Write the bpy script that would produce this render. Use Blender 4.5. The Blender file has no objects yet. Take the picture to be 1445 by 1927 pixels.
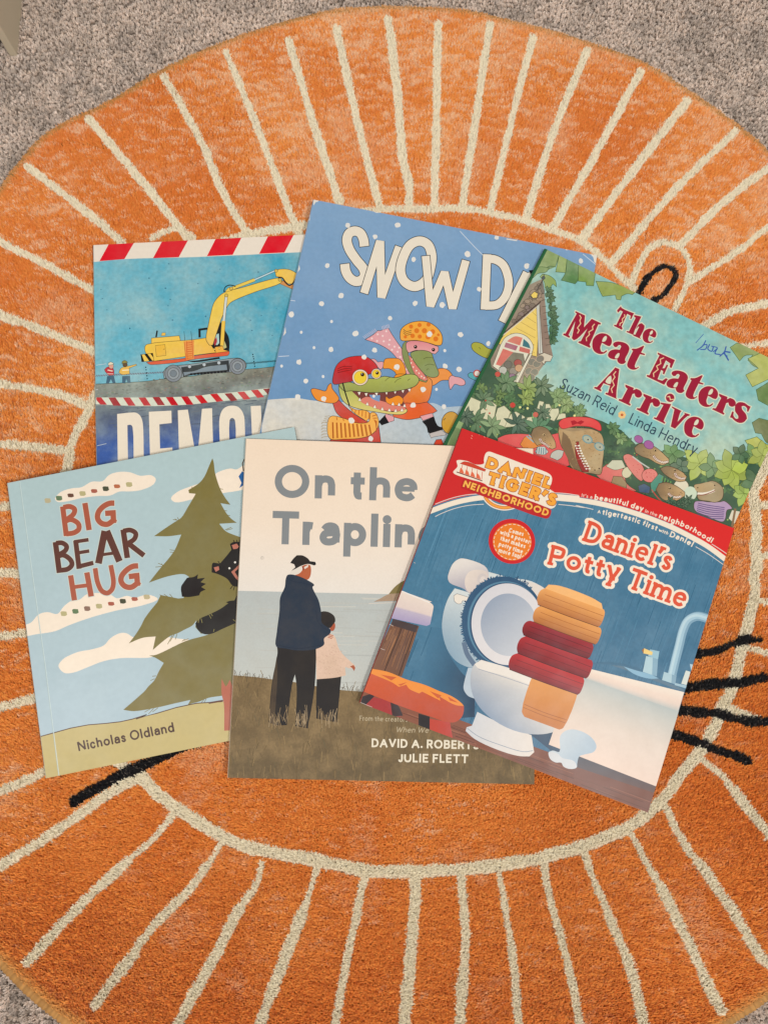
import bpy, math, random
import numpy as np
from mathutils import Matrix, Vector
from mathutils.geometry import tessellate_polygon, delaunay_2d_cdt
random.seed(7); rng = np.random.default_rng(7)

# ------------------------------------------------------------------ camera
W, H = 1445.0, 1927.0
FPX = 1500.0
PITCH, ROLL = math.radians(9.0), math.radians(-1.5)
CAM_H = 0.557
scene = bpy.context.scene
ROT = Matrix.Rotation(ROLL, 3, 'Y') @ Matrix.Rotation(PITCH, 3, 'X')
cam_d = bpy.data.cameras.new('camera'); cam = bpy.data.objects.new('camera', cam_d)
scene.collection.objects.link(cam)
cam_d.sensor_fit = 'HORIZONTAL'; cam_d.sensor_width = 36.0; cam_d.lens = 36.0 * FPX / W
cam_d.clip_start = 0.01; cam_d.clip_end = 50
cam.matrix_world = Matrix.Translation((0, 0, CAM_H)) @ ROT.to_4x4()
scene.camera = cam

# ------------------------------------------------------------------ light
world = bpy.data.worlds.new('World'); scene.world = world; world.use_nodes = True
bgn = world.node_tree.nodes['Background']
bgn.inputs[0].default_value = (1.0, 0.965, 0.92, 1); bgn.inputs[1].default_value = 0.33

def area_lamp(name, loc, target, size, power, col, shape='DISK', size_y=None):
    d = bpy.data.lights.new(name, 'AREA'); d.shape = shape; d.size = size
    if size_y: d.size_y = size_y
    d.energy = power; d.color = col
    o = bpy.data.objects.new(name, d); scene.collection.objects.link(o)
    v = (Matrix.Translation(target).translation - Matrix.Translation(loc).translation)
    o.rotation_euler = v.to_track_quat('-Z', 'Y').to_euler(); o.location = loc
    return o
# a row of three ceiling spots behind the viewer (their soft glints show on the glossy covers)
area_lamp('ceiling_spot', (0.80, -0.50, 1.80), (0.12, 0.06, 0), 0.20, 15.8, (1.0, 0.97, 0.93))
area_lamp('ceiling_spot', (-0.18, -0.50, 1.80), (0.0, 0.06, 0), 0.20, 9.2, (1.0, 0.965, 0.92))
area_lamp('ceiling_spot', (-0.76, -0.35, 1.80), (-0.12, 0.02, 0), 0.20, 5.6, (1.0, 0.965, 0.92))
vs = scene.view_settings
vs.view_transform = 'Standard'; vs.look = 'None'; vs.exposure = 0.0; vs.gamma = 1.0; vs.use_curve_mapping = False

# ------------------------------------------------------------------ helpers
R3 = np.array(ROT)
def unproject(p, plane=(0.0, 0.0, 0.0)):
    """photo pixels -> points on the plane z = a + b x + c y"""
    p = np.asarray(p, float).reshape(-1, 2)
    d = np.stack([(p[:, 0]-W/2)/FPX, -(p[:, 1]-H/2)/FPX, -np.ones(len(p))], 1) @ R3.T
    a, b, c = plane
    t = (a - CAM_H) / (d[:, 2] - b*d[:, 0] - c*d[:, 1])
    return d*t[:, None] + np.array([0, 0, CAM_H])

def lin(v):
    v = np.asarray(v, float)/255.0
    return np.where(v <= 0.04045, v/12.92, ((v+0.055)/1.055)**2.4)

def Z(ox, oy, s):
    def f(*v):
        return [(ox+v[i]/s, oy+v[i+1]/s) for i in range(0, len(v), 2)]
    return f
def PX(*v): return [(v[i], v[i+1]) for i in range(0, len(v), 2)]

def crom(p0, p1, p2, p3, t):
    """centripetal Catmull-Rom: no overshoot"""
    d = lambda a, b: max(math.hypot(a[0]-b[0], a[1]-b[1])**.5, 1e-6)
    d1, d2, d3 = d(p0, p1), d(p1, p2), d(p2, p3)
    m1 = (p2-p1) if d1 < 1e-4 else d2*((p1-p0)/d1-(p2-p0)/(d1+d2)+(p2-p1)/d2)
    m2 = (p2-p1) if d3 < 1e-4 else d2*((p2-p1)/d2-(p3-p1)/(d2+d3)+(p3-p2)/d3)
    a = 2*(p1-p2)+m1+m2; b = -3*(p1-p2)-2*m1-m2
    return ((a*t+b)*t+m1)*t+p1
def smooth(pts, closed=False, n=6):
    P = np.asarray(pts, float); m = len(P)
    if m < 3: return P
    out = []
    rngi = range(m if closed else m-1)
    for i in rngi:
        if closed: p0, p1, p2, p3 = P[(i-1) % m], P[i], P[(i+1) % m], P[(i+2) % m]
        else: p0, p1, p2, p3 = P[max(i-1, 0)], P[i], P[i+1], P[min(i+2, m-1)]
        for k in range(n):
            t = k/n
            out.append(crom(p0, p1, p2, p3, t))
    if not closed: out.append(P[-1])
    out = np.array(out); keep = [0]
    for i in range(1, len(out)):
        if np.hypot(*(out[i]-out[keep[-1]])) > 1e-3: keep.append(i)
    if closed and np.hypot(*(out[keep[-1]]-out[keep[0]])) < 1e-3: keep.pop()
    return out[keep]

def autosmooth(pts, thr=44.0, n=4):
    """round a closed outline except at its real corners"""
    P = np.asarray(pts, float); m = len(P)
    if m < 4: return P
    d = np.roll(P, -1, 0)-P; an = np.arctan2(d[:, 1], d[:, 0]); turn = np.abs((an-np.roll(an, 1)+np.pi) % (2*np.pi)-np.pi)
    cs = np.flatnonzero(turn > math.radians(thr))
    if len(cs) == m: return P
    if len(cs) == 0: return smooth(P, True, n)
    out = []
    for a, b in zip(cs, np.r_[cs[1:], cs[0]+m]):
        out += list(smooth(P[np.arange(a, b+1) % m], False, n)[:-1])
    return np.array(out)

def runs(pts):
    """split a point list at repeated points (corners)"""
    out, cur = [], [pts[0]]
    for p, q in zip(pts[:-1], pts[1:]):
        if abs(p[0]-q[0])+abs(p[1]-q[1]) < 1e-6:
            if len(cur) > 1: out.append(cur)
            cur = [q]
        else: cur.append(q)
    if len(cur) > 1: out.append(cur)
    return out

def ribbon_pieces(pts, w, sm=True, closed=False, n=6, ext=0.0, cap='b'):
    """convex pieces whose union is the stroke"""
    pcs = []
    if sm and not closed:
        rr = runs([tuple(p) for p in pts])
        if len(rr) > 1 or len(rr[0]) != len(pts):
            for i, r in enumerate(rr):
                e0 = ext if i == 0 else w*0.5; e1 = ext if i == len(rr)-1 else w*0.5
                if i > 0:
                    a, b, c = np.array(rr[i-1][-2]), np.array(r[0]), np.array(r[1]); u, v = b-a, c-b
                    if u@v > .5*np.hypot(*u)*np.hypot(*v): e0 = .06*w
                if i < len(rr)-1:
                    a, b, c = np.array(r[-2]), np.array(r[-1]), np.array(rr[i+1][1]); u, v = b-a, c-b
                    if u@v > .5*np.hypot(*u)*np.hypot(*v): e1 = .06*w
                pcs += ribbon_pieces2(smooth(r, False, n), w, False, e0, e1, cap if i in (0, len(rr)-1) else 'b')
            return pcs
    P = smooth(pts, closed, n) if sm else np.asarray(pts, float)
    return ribbon_pieces2(P, w, closed, ext, ext, cap)
def ribbon_pieces2(P, w, closed, e0, e1, cap):
    P = np.array(P, float); k = len(P); hw = w/2; pcs = []
    if k < 2: return pcs
    if not closed:
        d = P[0]-P[1]; P[0] = P[0]+d/np.hypot(*d)*e0
        d = P[-1]-P[-2]; P[-1] = P[-1]+d/np.hypot(*d)*e1
    N = k if closed else k-1; nrm = []
    for i in range(N):
        d = P[(i+1) % k]-P[i]; d = d/(np.hypot(*d)+1e-9); q = np.array([-d[1], d[0]])*hw; nrm.append(q)
        a, b = P[i], P[(i+1) % k]; pcs.append([a-q, b-q, b+q, a+q])
    for i in range(N if closed else N-1):
        q1, q2 = nrm[i], nrm[(i+1) % N]; c = P[(i+1) % k]; cr = q1[0]*q2[1]-q1[1]*q2[0]
        if abs(cr) < 1e-6*hw*hw: continue
        s = -1 if cr > 0 else 1
        A, B = c+s*q1, c+s*q2; mi = (q1+q2); L2 = mi@mi
        if L2 > 0.8*hw*hw:
            M = c+s*mi*(2*hw*hw/L2); pcs.append([c, A, M, B])
        else: pcs.append([c, A, B])
    if cap == 'r' and not closed:
        for e in (P[0], P[-1]): pcs.append(ell_pts(e[0], e[1], hw, hw, 12))
    return pcs
def union_tris(pcs):
    V, F = [], []
    for p in pcs:
        p = [(float(x), float(y)) for x, y in p]
        A = sum(p[i-1][0]*p[i][1]-p[i-1][1]*p[i][0] for i in range(len(p)))
        if abs(A) < 1e-5: continue
        if A < 0: p = p[::-1]
        F.append(list(range(len(V), len(V)+len(p)))); V += p
    if not F: return []
    area = lambda p: 0.5*sum(p[i-1][0]*p[i][1]-p[i-1][1]*p[i][0] for i in range(len(p)))
    tot = sum(area([V[i] for i in f]) for f in F)
    for trial in range(4):
        jv = [Vector((x+random.uniform(-1, 1)*.004*trial, y+random.uniform(-1, 1)*.004*trial)) for x, y in V]
        r = delaunay_2d_cdt(jv, [], F, 0, 2e-4, True)
        vo = [np.array((v[0], v[1])) for v in r[0]]
        out = [[vo[i] for i in f] for f, o in zip(r[2], r[5]) if o]
        if out and sum(abs(area(t)) for t in out) < tot*1.02+.05: return out
    return None

def new_mesh_object(name, verts, faces, mat, parent=None, cols=None, smooth_shade=False, loc=None):
    me = bpy.data.meshes.new(name)
    verts = np.asarray(verts, float)
    if loc is not None: verts = verts - np.asarray(loc)
    me.from_pydata(verts.tolist(), [], faces); me.update()
    if cols is not None:
        at = me.color_attributes.new('ink', 'FLOAT_COLOR', 'POINT')
        at.data.foreach_set('color', np.asarray(cols, np.float32).ravel())
    if smooth_shade: me.polygons.foreach_set('use_smooth', [True]*len(me.polygons))
    me.materials.append(mat)
    o = bpy.data.objects.new(name, me); scene.collection.objects.link(o)
    if parent: o.parent = parent
    return o

def fast_mesh(name, verts, tris, mat, cols, parent=None, loc=None):
    me = bpy.data.meshes.new(name)
    verts = np.asarray(verts, np.float32)
    if loc is not None: verts = verts - np.asarray(loc, np.float32)
    nv, nt, k = len(verts), len(tris), tris.shape[1]
    me.vertices.add(nv); me.vertices.foreach_set('co', verts.ravel())
    me.loops.add(nt*k); me.loops.foreach_set('vertex_index', tris.astype(np.int32).ravel())
    me.polygons.add(nt); me.polygons.foreach_set('loop_start', np.arange(0, nt*k, k, dtype=np.int32))
    me.update(calc_edges=True)
    at = me.color_attributes.new('ink', 'FLOAT_COLOR', 'POINT')
    at.data.foreach_set('color', np.asarray(cols, np.float32).ravel())
    me.materials.append(mat)
    o = bpy.data.objects.new(name, me); scene.collection.objects.link(o)
    if parent: o.parent = parent
    return o

# ------------------------------------------------------------------ materials
def nd(nt, t, **kw):
    n = nt.nodes.new(t)
    for k, v in kw.items(): setattr(n, k, v)
    return n
def principled(name):
    m = bpy.data.materials.new(name); m.use_nodes = True
    return m, m.node_tree, m.node_tree.nodes['Principled BSDF']

def print_material(name, tint, rough=0.42, spec=0.14, scale=45.0, bump=0.02, coat=0.0):
    """printed paper: ink colour per vertex, mottled (alpha = how much) towards a tint, a slightly wavy sheet"""
    m, nt, bs = principled(name); L = nt.links.new
    at = nd(nt, 'ShaderNodeAttribute'); at.attribute_name = 'ink'
    tc = nd(nt, 'ShaderNodeTexCoord')
    n1 = nd(nt, 'ShaderNodeTexNoise'); n1.inputs['Scale'].default_value = scale; n1.inputs['Detail'].default_value = 6; n1.inputs['Roughness'].default_value = 0.62
    n2 = nd(nt, 'ShaderNodeTexNoise'); n2.inputs['Scale'].default_value = scale*11; n2.inputs['Detail'].default_value = 3
    L(tc.outputs['Object'], n1.inputs['Vector']); L(tc.outputs['Object'], n2.inputs['Vector'])
    r1 = nd(nt, 'ShaderNodeMapRange'); r1.inputs[1].default_value = 0.40; r1.inputs[2].default_value = 0.68
    L(n1.outputs['Fac'], r1.inputs[0])
    k = nd(nt, 'ShaderNodeMath', operation='MULTIPLY'); L(r1.outputs[0], k.inputs[0]); L(at.outputs['Alpha'], k.inputs[1])
    mx = nd(nt, 'ShaderNodeMix', data_type='RGBA'); L(k.outputs[0], mx.inputs['Factor'])
    L(at.outputs['Color'], mx.inputs['A']); mx.inputs['B'].default_value = (*lin(tint), 1)
    # fine grain
    r2 = nd(nt, 'ShaderNodeMapRange'); r2.inputs[1].default_value = 0.3; r2.inputs[2].default_value = 0.7
    r2.inputs[3].default_value = -0.5; r2.inputs[4].default_value = 0.5
    L(n2.outputs['Fac'], r2.inputs[0])
    g = nd(nt, 'ShaderNodeMath', operation='MULTIPLY_ADD'); L(at.outputs['Alpha'], g.inputs[0]); g.inputs[1].default_value = 0.34; g.inputs[2].default_value = 0.03
    g2 = nd(nt, 'ShaderNodeMath', operation='MULTIPLY_ADD'); L(r2.outputs[0], g2.inputs[0]); L(g.outputs[0], g2.inputs[1]); g2.inputs[2].default_value = 1.0
    vm = nd(nt, 'ShaderNodeVectorMath', operation='SCALE'); L(mx.outputs['Result'], vm.inputs[0]); L(g2.outputs[0], vm.inputs['Scale'])
    L(vm.outputs[0], bs.inputs['Base Color'])
    bs.inputs['Roughness'].default_value = rough; bs.inputs['Specular IOR Level'].default_value = spec
    bs.inputs['Coat Weight'].default_value = coat; bs.inputs['Coat Roughness'].default_value = 0.24
    n3 = nd(nt, 'ShaderNodeTexNoise'); n3.inputs['Scale'].default_value = 14; n3.inputs['Detail'].default_value = 3
    L(tc.outputs['Object'], n3.inputs['Vector'])
    bp = nd(nt, 'ShaderNodeBump'); bp.inputs['Strength'].default_value = 0.6; bp.inputs['Distance'].default_value = bump*0.12
    L(n3.outputs['Fac'], bp.inputs['Height']); L(bp.outputs[0], bs.inputs['Normal']); L(bp.outputs[0], bs.inputs['Coat Normal'])
    return m

def plain_material(name, col, rough=0.6, noise=0.08, scale=60, spec=0.3):
    m, nt, bs = principled(name); L = nt.links.new
    tc = nd(nt, 'ShaderNodeTexCoord'); n = nd(nt, 'ShaderNodeTexNoise'); n.inputs['Scale'].default_value = scale; n.inputs['Detail'].default_value = 4
    L(tc.outputs['Object'], n.inputs['Vector'])
    r = nd(nt, 'ShaderNodeMapRange'); r.inputs[3].default_value = 1-noise; r.inputs[4].default_value = 1+noise
    L(n.outputs['Fac'], r.inputs[0])
    v = nd(nt, 'ShaderNodeVectorMath', operation='SCALE'); v.inputs[0].default_value = tuple(lin(col)); L(r.outputs[0], v.inputs['Scale'])
    L(v.outputs[0], bs.inputs['Base Color']); bs.inputs['Roughness'].default_value = rough; bs.inputs['Specular IOR Level'].default_value = spec
    return m

def page_material():
    m, nt, bs = principled('page_edges'); L = nt.links.new
    tc = nd(nt, 'ShaderNodeTexCoord'); mp = nd(nt, 'ShaderNodeMapping'); mp.inputs['Scale'].default_value = (8, 8, 4200)
    n = nd(nt, 'ShaderNodeTexNoise'); n.inputs['Scale'].default_value = 1.0; n.inputs['Detail'].default_value = 2
    L(tc.outputs['Object'], mp.inputs['Vector']); L(mp.outputs[0], n.inputs['Vector'])
    cr = nd(nt, 'ShaderNodeValToRGB'); cr.color_ramp.elements[0].color = (*lin((150, 138, 118)), 1); cr.color_ramp.elements[1].color = (*lin((238, 228, 208)), 1)
    L(n.outputs['Fac'], cr.inputs[0]); L(cr.outputs[0], bs.inputs['Base Color']); bs.inputs['Roughness'].default_value = 0.8
    return m

def fibre_material(name, rough=0.55, sheen=0.25, trans=0.0):
    m, nt, bs = principled(name); L = nt.links.new
    at = nd(nt, 'ShaderNodeAttribute'); at.attribute_name = 'ink'
    tc = nd(nt, 'ShaderNodeTexCoord'); n = nd(nt, 'ShaderNodeTexNoise'); n.inputs['Scale'].default_value = 900
    L(tc.outputs['Object'], n.inputs['Vector'])
    r = nd(nt, 'ShaderNodeMapRange'); r.inputs[3].default_value = 0.9; r.inputs[4].default_value = 1.1; L(n.outputs['Fac'], r.inputs[0])
    v = nd(nt, 'ShaderNodeVectorMath', operation='SCALE'); L(at.outputs['Color'], v.inputs[0]); L(r.outputs[0], v.inputs['Scale'])
    L(v.outputs[0], bs.inputs['Base Color']); bs.inputs['Roughness'].default_value = rough
    bs.inputs['Sheen Weight'].default_value = sheen; bs.inputs['Sheen Roughness'].default_value = 0.4
    bs.inputs['Specular IOR Level'].default_value = 0.35
    return m

# ------------------------------------------------------------------ lettering (single-line skeletons; 'l' straight, 's' smooth, 'o' closed smooth)
def ell_pts(cx, cy, rx, ry, n=20):
    return [(cx+rx*math.cos(2*math.pi*i/n), cy+ry*math.sin(2*math.pi*i/n)) for i in range(n)]
def S_(t, txt):
    v = [tuple(map(float, q.split(','))) for q in txt.split()]
    return (t, v)
G = {
'A': (80, [S_('l', '0,0 40,100 80,0'), S_('l', '16,34 64,34')]),
'B': (64, [S_('l', '0,0 0,100'), S_('s', '0,100 0,100 32,100 56,92 58,76 50,58 30,53 0,53 0,53'), S_('s', '0,53 0,53 34,53 60,44 64,26 56,6 32,0 0,0 0,0')]),
'C': (76, [S_('s', '74,80 60,96 40,100 12,86 0,50 12,14 40,0 60,4 74,20')]),
'D': (72, [S_('l', '0,0 0,100'), S_('s', '0,100 0,100 28,100 58,88 72,50 58,12 28,0 0,0 0,0')]),
'E': (56, [S_('l', '56,100 0,100 0,0 56,0'), S_('l', '0,52 48,52')]),
'F': (54, [S_('l', '54,100 0,100 0,0'), S_('l', '0,52 46,52')]),
'G': (80, [S_('s', '76,80 60,96 40,100 12,86 0,50 12,14 40,0 64,5 79,24 79,24 79,46 79,46 46,46 46,46')]),
'H': (70, [S_('l', '0,0 0,100'), S_('l', '70,0 70,100'), S_('l', '0,50 70,50')]),
'I': (0, [S_('l', '0,0 0,100')]),
'J': (44, [S_('s', '44,100 44,100 44,28 37,6 20,0 4,8 0,24')]),
'L': (50, [S_('l', '0,100 0,0 50,0')]),
'M': (88, [S_('l', '0,0 0,100 44,22 88,100 88,0')]),
'N': (72, [S_('l', '0,0 0,100 72,0 72,100')]),
'O': (88, [('o', ell_pts(44, 50, 44, 50))]),
'P': (60, [S_('l', '0,0 0,100'), S_('s', '0,100 0,100 32,100 58,92 60,73 54,52 32,46 0,46 0,46')]),
'R': (62, [S_('l', '0,0 0,100'), S_('s', '0,100 0,100 32,100 58,92 60,73 54,52 32,46 0,46 0,46'), S_('l', '32,46 62,0')]),
'S': (60, [S_('s', '57,82 44,97 28,100 8,92 3,74 16,58 44,44 60,27 54,8 32,0 12,4 0,20')]),
'T': (68, [S_('l', '0,100 68,100'), S_('l', '34,100 34,0')]),
'U': (70, [S_('s', '0,100 0,100 0,34 12,7 35,0 58,7 70,34 70,100 70,100')]),
'V': (74, [S_('l', '0,100 37,0 74,100')]),
'W': (104, [S_('l', '0,100 26,0 52,92 78,0 104,100')]),
'a': (52, [S_('s', '4,54 14,66 29,70 46,64 52,46 52,46 52,0 52,0'), ('o', [(52, 38), (26, 40), (6, 34), (0, 18), (8, 3), (26, 0), (44, 6), (52, 20)])]),
'b': (58, [S_('l', '0,100 0,0'), ('o', ell_pts(29, 35, 29, 35))]),
'c': (50, [S_('s', '49,54 40,67 27,70 8,60 0,35 8,10 27,0 40,3 49,16')]),
'd': (58, [('o', ell_pts(29, 35, 29, 35)), S_('l', '58,100 58,0')]),
'e': (57, [S_('b', '4,38 57,38'), S_('s', '57,36 55,54 46,66 29,70 8,60 0,35 8,9 29,0 43,3 53,12')]),
'f': (36, [S_('s', '37,97 28,100 18,95 14,82 14,82 14,0 14,0'), S_('l', '0,67 34,67')]),
'g': (58, [('o', ell_pts(29, 35, 29, 35)), S_('s', '58,70 58,70 58,0 50,-22 28,-30 6,-22')]),
'h': (52, [S_('l', '0,100 0,0'), S_('s', '0,40 8,62 27,70 46,63 52,44 52,44 52,0 52,0')]),
'i': (0, [S_('l', '0,70 0,0'), ('d', [(0, 94)])]),
'k': (50, [S_('l', '0,100 0,0'), S_('l', '46,70 0,26'), S_('l', '16,40 50,0')]),
'l': (0, [S_('l', '0,100 0,0')]),
'm': (88, [S_('l', '0,70 0,0'), S_('s', '0,40 8,62 24,70 39,63 44,44 44,44 44,0 44,0'), S_('s', '44,40 52,62 68,70 83,63 88,44 88,44 88,0 88,0')]),
'n': (52, [S_('l', '0,70 0,0'), S_('s', '0,40 8,62 27,70 46,63 52,44 52,44 52,0 52,0')]),
'o': (60, [('o', ell_pts(30, 35, 30, 35))]),
'p': (58, [S_('l', '0,70 0,-32'), ('o', ell_pts(29, 35, 29, 35))]),
'r': (34, [S_('l', '0,70 0,0'), S_('s', '0,42 8,60 20,69 34,68')]),
's': (44, [S_('s', '42,57 32,68 20,70 6,64 4,50 20,38 36,29 43,15 33,2 19,0 0,12')]),
't': (36, [S_('s', '14,92 14,92 14,18 14,18 20,3 36,2'), S_('l', '0,67 34,67')]),
'u': (52, [S_('s', '0,70 0,70 0,26 10,5 26,0 42,5 52,28'), S_('l', '52,70 52,0')]),
'v': (54, [S_('l', '0,70 27,0 54,70')]),
'w': (82, [S_('l', '0,70 20,0 41,64 62,0 82,70')]),
'y': (54, [S_('l', '0,70 27,0'), S_('l', '54,70 16,-32')]),
'z': (46, [S_('l', '0,70 46,70 0,0 46,0')]),
'.': (0, [('d', [(0, 6)])]), '!': (0, [S_('l', '0,100 0,32'), ('d', [(0, 6)])]),
"'": (0, [S_('l', '3,100 -3,78')]), ' ': (14, []),
}

# ------------------------------------------------------------------ cover art: inked shapes stacked a few microns apart on a real sheet
STEP = 2e-6
class Art:
    def __init__(self, corners, plane):
        self.q = np.array(corners, float); self.plane = plane
        self.V = []; self.T = []; self.C = []; self.n = 0
        self.x0, self.y0 = self.q.min(0)-4; x1, y1 = self.q.max(0)+4
        self.cell = 2.5
        self.lv = np.zeros((int((y1-self.y0)/self.cell)+2, int((x1-self.x0)/self.cell)+2), np.int32)
        q = self.q; self.edges = [(q[i], q[(i+1) % 4]-q[i]) for i in range(4)]
    def clip(self, tri):
        """tri: list of (x, y, ramp, r, g, b, m); Sutherland-Hodgman against the cover outline"""
        P = tri
        for (o, e) in self.edges:
            if not P: return P
            d = [e[0]*(p[1]-o[1])-e[1]*(p[0]-o[0]) for p in P]
            if min(d) >= 0: continue
            out = []
            for i in range(len(P)):
                a, b, da, db = P[i-1], P[i], d[i-1], d[i]
                if (da >= 0) != (db >= 0):
                    t = da/(da-db); out.append(a+(b-a)*t)
                if db >= 0: out.append(b)
            P = out
        return P
    def add(self, tris, colfn, m, ramps=None):
        polys = []; lvl = 0; cells = []
        for k, t in enumerate(tris):
            vs_ = []
            for j, p in enumerate(t):
                c = colfn(p); rr = ramps[k][j] if ramps else 0.0
                vs_.append(np.array([p[0], p[1], rr, c[0], c[1], c[2], m]))
            P = self.clip(vs_)
            if len(P) < 3: continue
            A = np.array(P)
            if abs(np.dot(A[:, 0], np.roll(A[:, 1], -1))-np.dot(A[:, 1], np.roll(A[:, 0], -1))) < 1e-4: continue
            polys.append(A)
            i0, j0 = ((A[:, 1].min()-self.y0)/self.cell), ((A[:, 0].min()-self.x0)/self.cell)
            i1, j1 = ((A[:, 1].max()-self.y0)/self.cell), ((A[:, 0].max()-self.x0)/self.cell)
            sl = (slice(max(int(i0), 0), int(i1)+1), slice(max(int(j0), 0), int(j1)+1))
            cells.append(sl); s = self.lv[sl]
            if s.size: lvl = max(lvl, int(s.max()))
        lvl += 1
        for sl in cells: self.lv[sl] = lvl
        for A in polys:
            w = unproject(A[:, :2], self.plane)
            w[:, 2] += STEP*(lvl + 0.6*A[:, 2])
            self.V.append(w); self.C.append(A[:, 3:7])
            self.T.append(list(range(self.n+len(A)-1, self.n-1, -1))); self.n += len(A)
    @staticmethod
    def colf(col):
        if callable(col): return col
        if isinstance(col[0], (tuple, list)):       # (p0, c0, p1, c1, ...) linear gradient between p0 and p1
            p0, c0, p1, c1 = col; p0 = np.array(p0, float); d = np.array(p1, float)-p0; L2 = d@d; c0, c1 = lin(c0), lin(c1)
            return lambda p: c0+(c1-c0)*min(1, max(0, ((p[0]-p0[0])*d[0]+(p[1]-p0[1])*d[1])/L2))
        c = lin(col); return lambda p: c
    def poly(self, pts, col, m=0.0, sm=False, holes=(), n=6, line=None, lw=1.0):
        P = smooth(pts, True, n) if sm is True else (np.asarray(pts, float) if sm == 'raw' else autosmooth(pts))
        loops = [P]+[np.asarray(h, float) if sm == 'raw' else autosmooth(h) for h in holes]
        allp = np.vstack(loops)
        tr = tessellate_polygon([[(float(x), float(y), 0.0) for x, y in L] for L in loops])
        self.add([[allp[i] for i in t] for t in tr], self.colf(col), m)
        if line is not None: self.line(list(P), lw, line, closed=True, sm=False)
    def grad(self, quad, stops, m=0.0, col2=None):
        """quad tl,tr,br,bl, stops [(t, colour)] from top to bottom"""
        q = np.array(quad, float)
        for (t0, c0), (t1, c1) in zip(stops[:-1], stops[1:]):
            a, b = q[0]+(q[3]-q[0])*t0, q[1]+(q[2]-q[1])*t0
            c, d = q[1]+(q[2]-q[1])*t1, q[0]+(q[3]-q[0])*t1
            L0, L1 = lin(c0), lin(c1)
            cm = {tuple(a): L0, tuple(b): L0, tuple(c): L1, tuple(d): L1}
            self.add([[a, b, c], [a, c, d]], lambda p: cm[tuple(p)], m)
    def ell(self, c, rx, ry, col, ang=0, m=0.0, n=22, line=None, lw=1.0):
        a = math.radians(ang); ca, sa = math.cos(a), math.sin(a)
        pts = [(c[0]+x*ca-y*sa, c[1]+x*sa+y*ca) for x, y in ell_pts(0, 0, rx, ry, n)]
        self.poly(pts, col, m, line=line, lw=lw)
    def fill(self, pcs, col, m=0.0):
        t = union_tris(pcs)
        if t is None:
            for p in pcs: self.add([[np.array(p[0], float), np.array(p[i], float), np.array(p[i+1], float)] for i in range(1, len(p)-1)], self.colf(col), m)
        elif t: self.add(t, self.colf(col), m)
    def line(self, pts, w, col, sm=True, closed=False, cap='b', m=0.0, n=6, wf=None, ext=0.0):
        if w >= 2.2 and wf is None:
            return self.fill(ribbon_pieces(pts, w, sm, closed, n, ext, cap), col, m)
        P = smooth(pts, closed, n) if sm else np.asarray(pts, float)
        k = len(P)
        if k < 2: return
        if ext and not closed:
            d = P[0]-P[1]; P[0] = P[0]+d/np.hypot(*d)*ext
            d = P[-1]-P[-2]; P[-1] = P[-1]+d/np.hypot(*d)*ext
        Ls, Rs = [], []
        for i in range(k):
            a = P[i-1] if (closed or i > 0) else None; b = P[(i+1) % k] if (closed or i < k-1) else None
            d1 = (P[i]-a) if a is not None else (b-P[i]); d2 = (b-P[i]) if b is not None else (P[i]-a)
            d1 = d1/(np.hypot(*d1)+1e-9); d2 = d2/(np.hypot(*d2)+1e-9)
            n1, n2 = np.array([-d1[1], d1[0]]), np.array([-d2[1], d2[0]])
            mi = n1+n2; L = np.hypot(*mi)
            mi = mi/L if L > 0.15 else n1
            s = 1/max(0.42, mi@n1)
            dm = d1+d2; dm = dm/(np.hypot(*dm)+1e-9)
            hw = 0.5*(wf(dm, i/(k-1)) if wf else w)
            Ls.append(P[i]+mi*hw*s); Rs.append(P[i]-mi*hw*s)
        tris, ramps = [], []
        N = k if closed else k-1
        for i in range(N):
            j = (i+1) % k; r0, r1 = i/N, (i+1)/N
            if closed: r0 = r1 = 0.0
            tris += [[Ls[i], Rs[i], Rs[j]], [Ls[i], Rs[j], Ls[j]]]; ramps += [[r0, r0, r1], [r0, r1, r1]]
        self.add(tris, self.colf(col), m, ramps)
        if cap == 'r' and not closed:
            for e in (0, -1): self.ell(tuple(P[e]), w/2, w/2, col, m=m, n=12)
    def strokes_of(self, s, base, Hc, w, slab=0.0, ital=0.0, sp=14, contrast=None, wig=0.0):
        B = smooth(base, False, 10) if len(base) > 2 else np.asarray(base, float)
        seg = np.hypot(*np.diff(B, axis=0).T); cum = np.r_[0, np.cumsum(seg)]; plen = cum[-1]
        su = w/Hc*100
        adv = [(max(G[c][0], su) if c != ' ' else 30) + (sp if c != ' ' else 0) for c in s]
        tot = sum(adv)-sp; sx = plen/tot; sy = Hc/100.0
        suy = w/sy; sux = w/sx
        out = []; x = 0.0; gi = -1
        for ch, ad in zip(s, adv):
            gi += 1
            gw, st = G[ch]; gw_eff = max(gw, su)
            mid = min(max((x+gw_eff/2)*sx, 0), plen); i = min(np.searchsorted(cum, mid, 'right')-1, len(seg)-1)
            t = (B[i+1]-B[i])/seg[i]; o = B[i]+t*(mid-cum[i]); up = np.array([t[1], -t[0]])
            low = ch.islower()
            dx, dy = (random.uniform(-wig, wig), random.uniform(-wig, wig)) if wig else (0, 0)
            def mp(p):
                px = sux/2 + (p[0]/gw)*(gw_eff-sux) if gw > 0 else gw_eff/2+p[0]
                y = p[1]
                if low:
                    if y < 0: py = suy/2+y
                    elif y <= 70: py = suy/2 + y/70*(70-suy)
                    else: py = 70-suy/2+(y-70)
                else: py = suy/2+y/100*(100-suy)
                return o + t*((px-gw_eff/2)*sx + (py-50)*sy*ital+dx) + up*(py*sy+dy)
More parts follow.
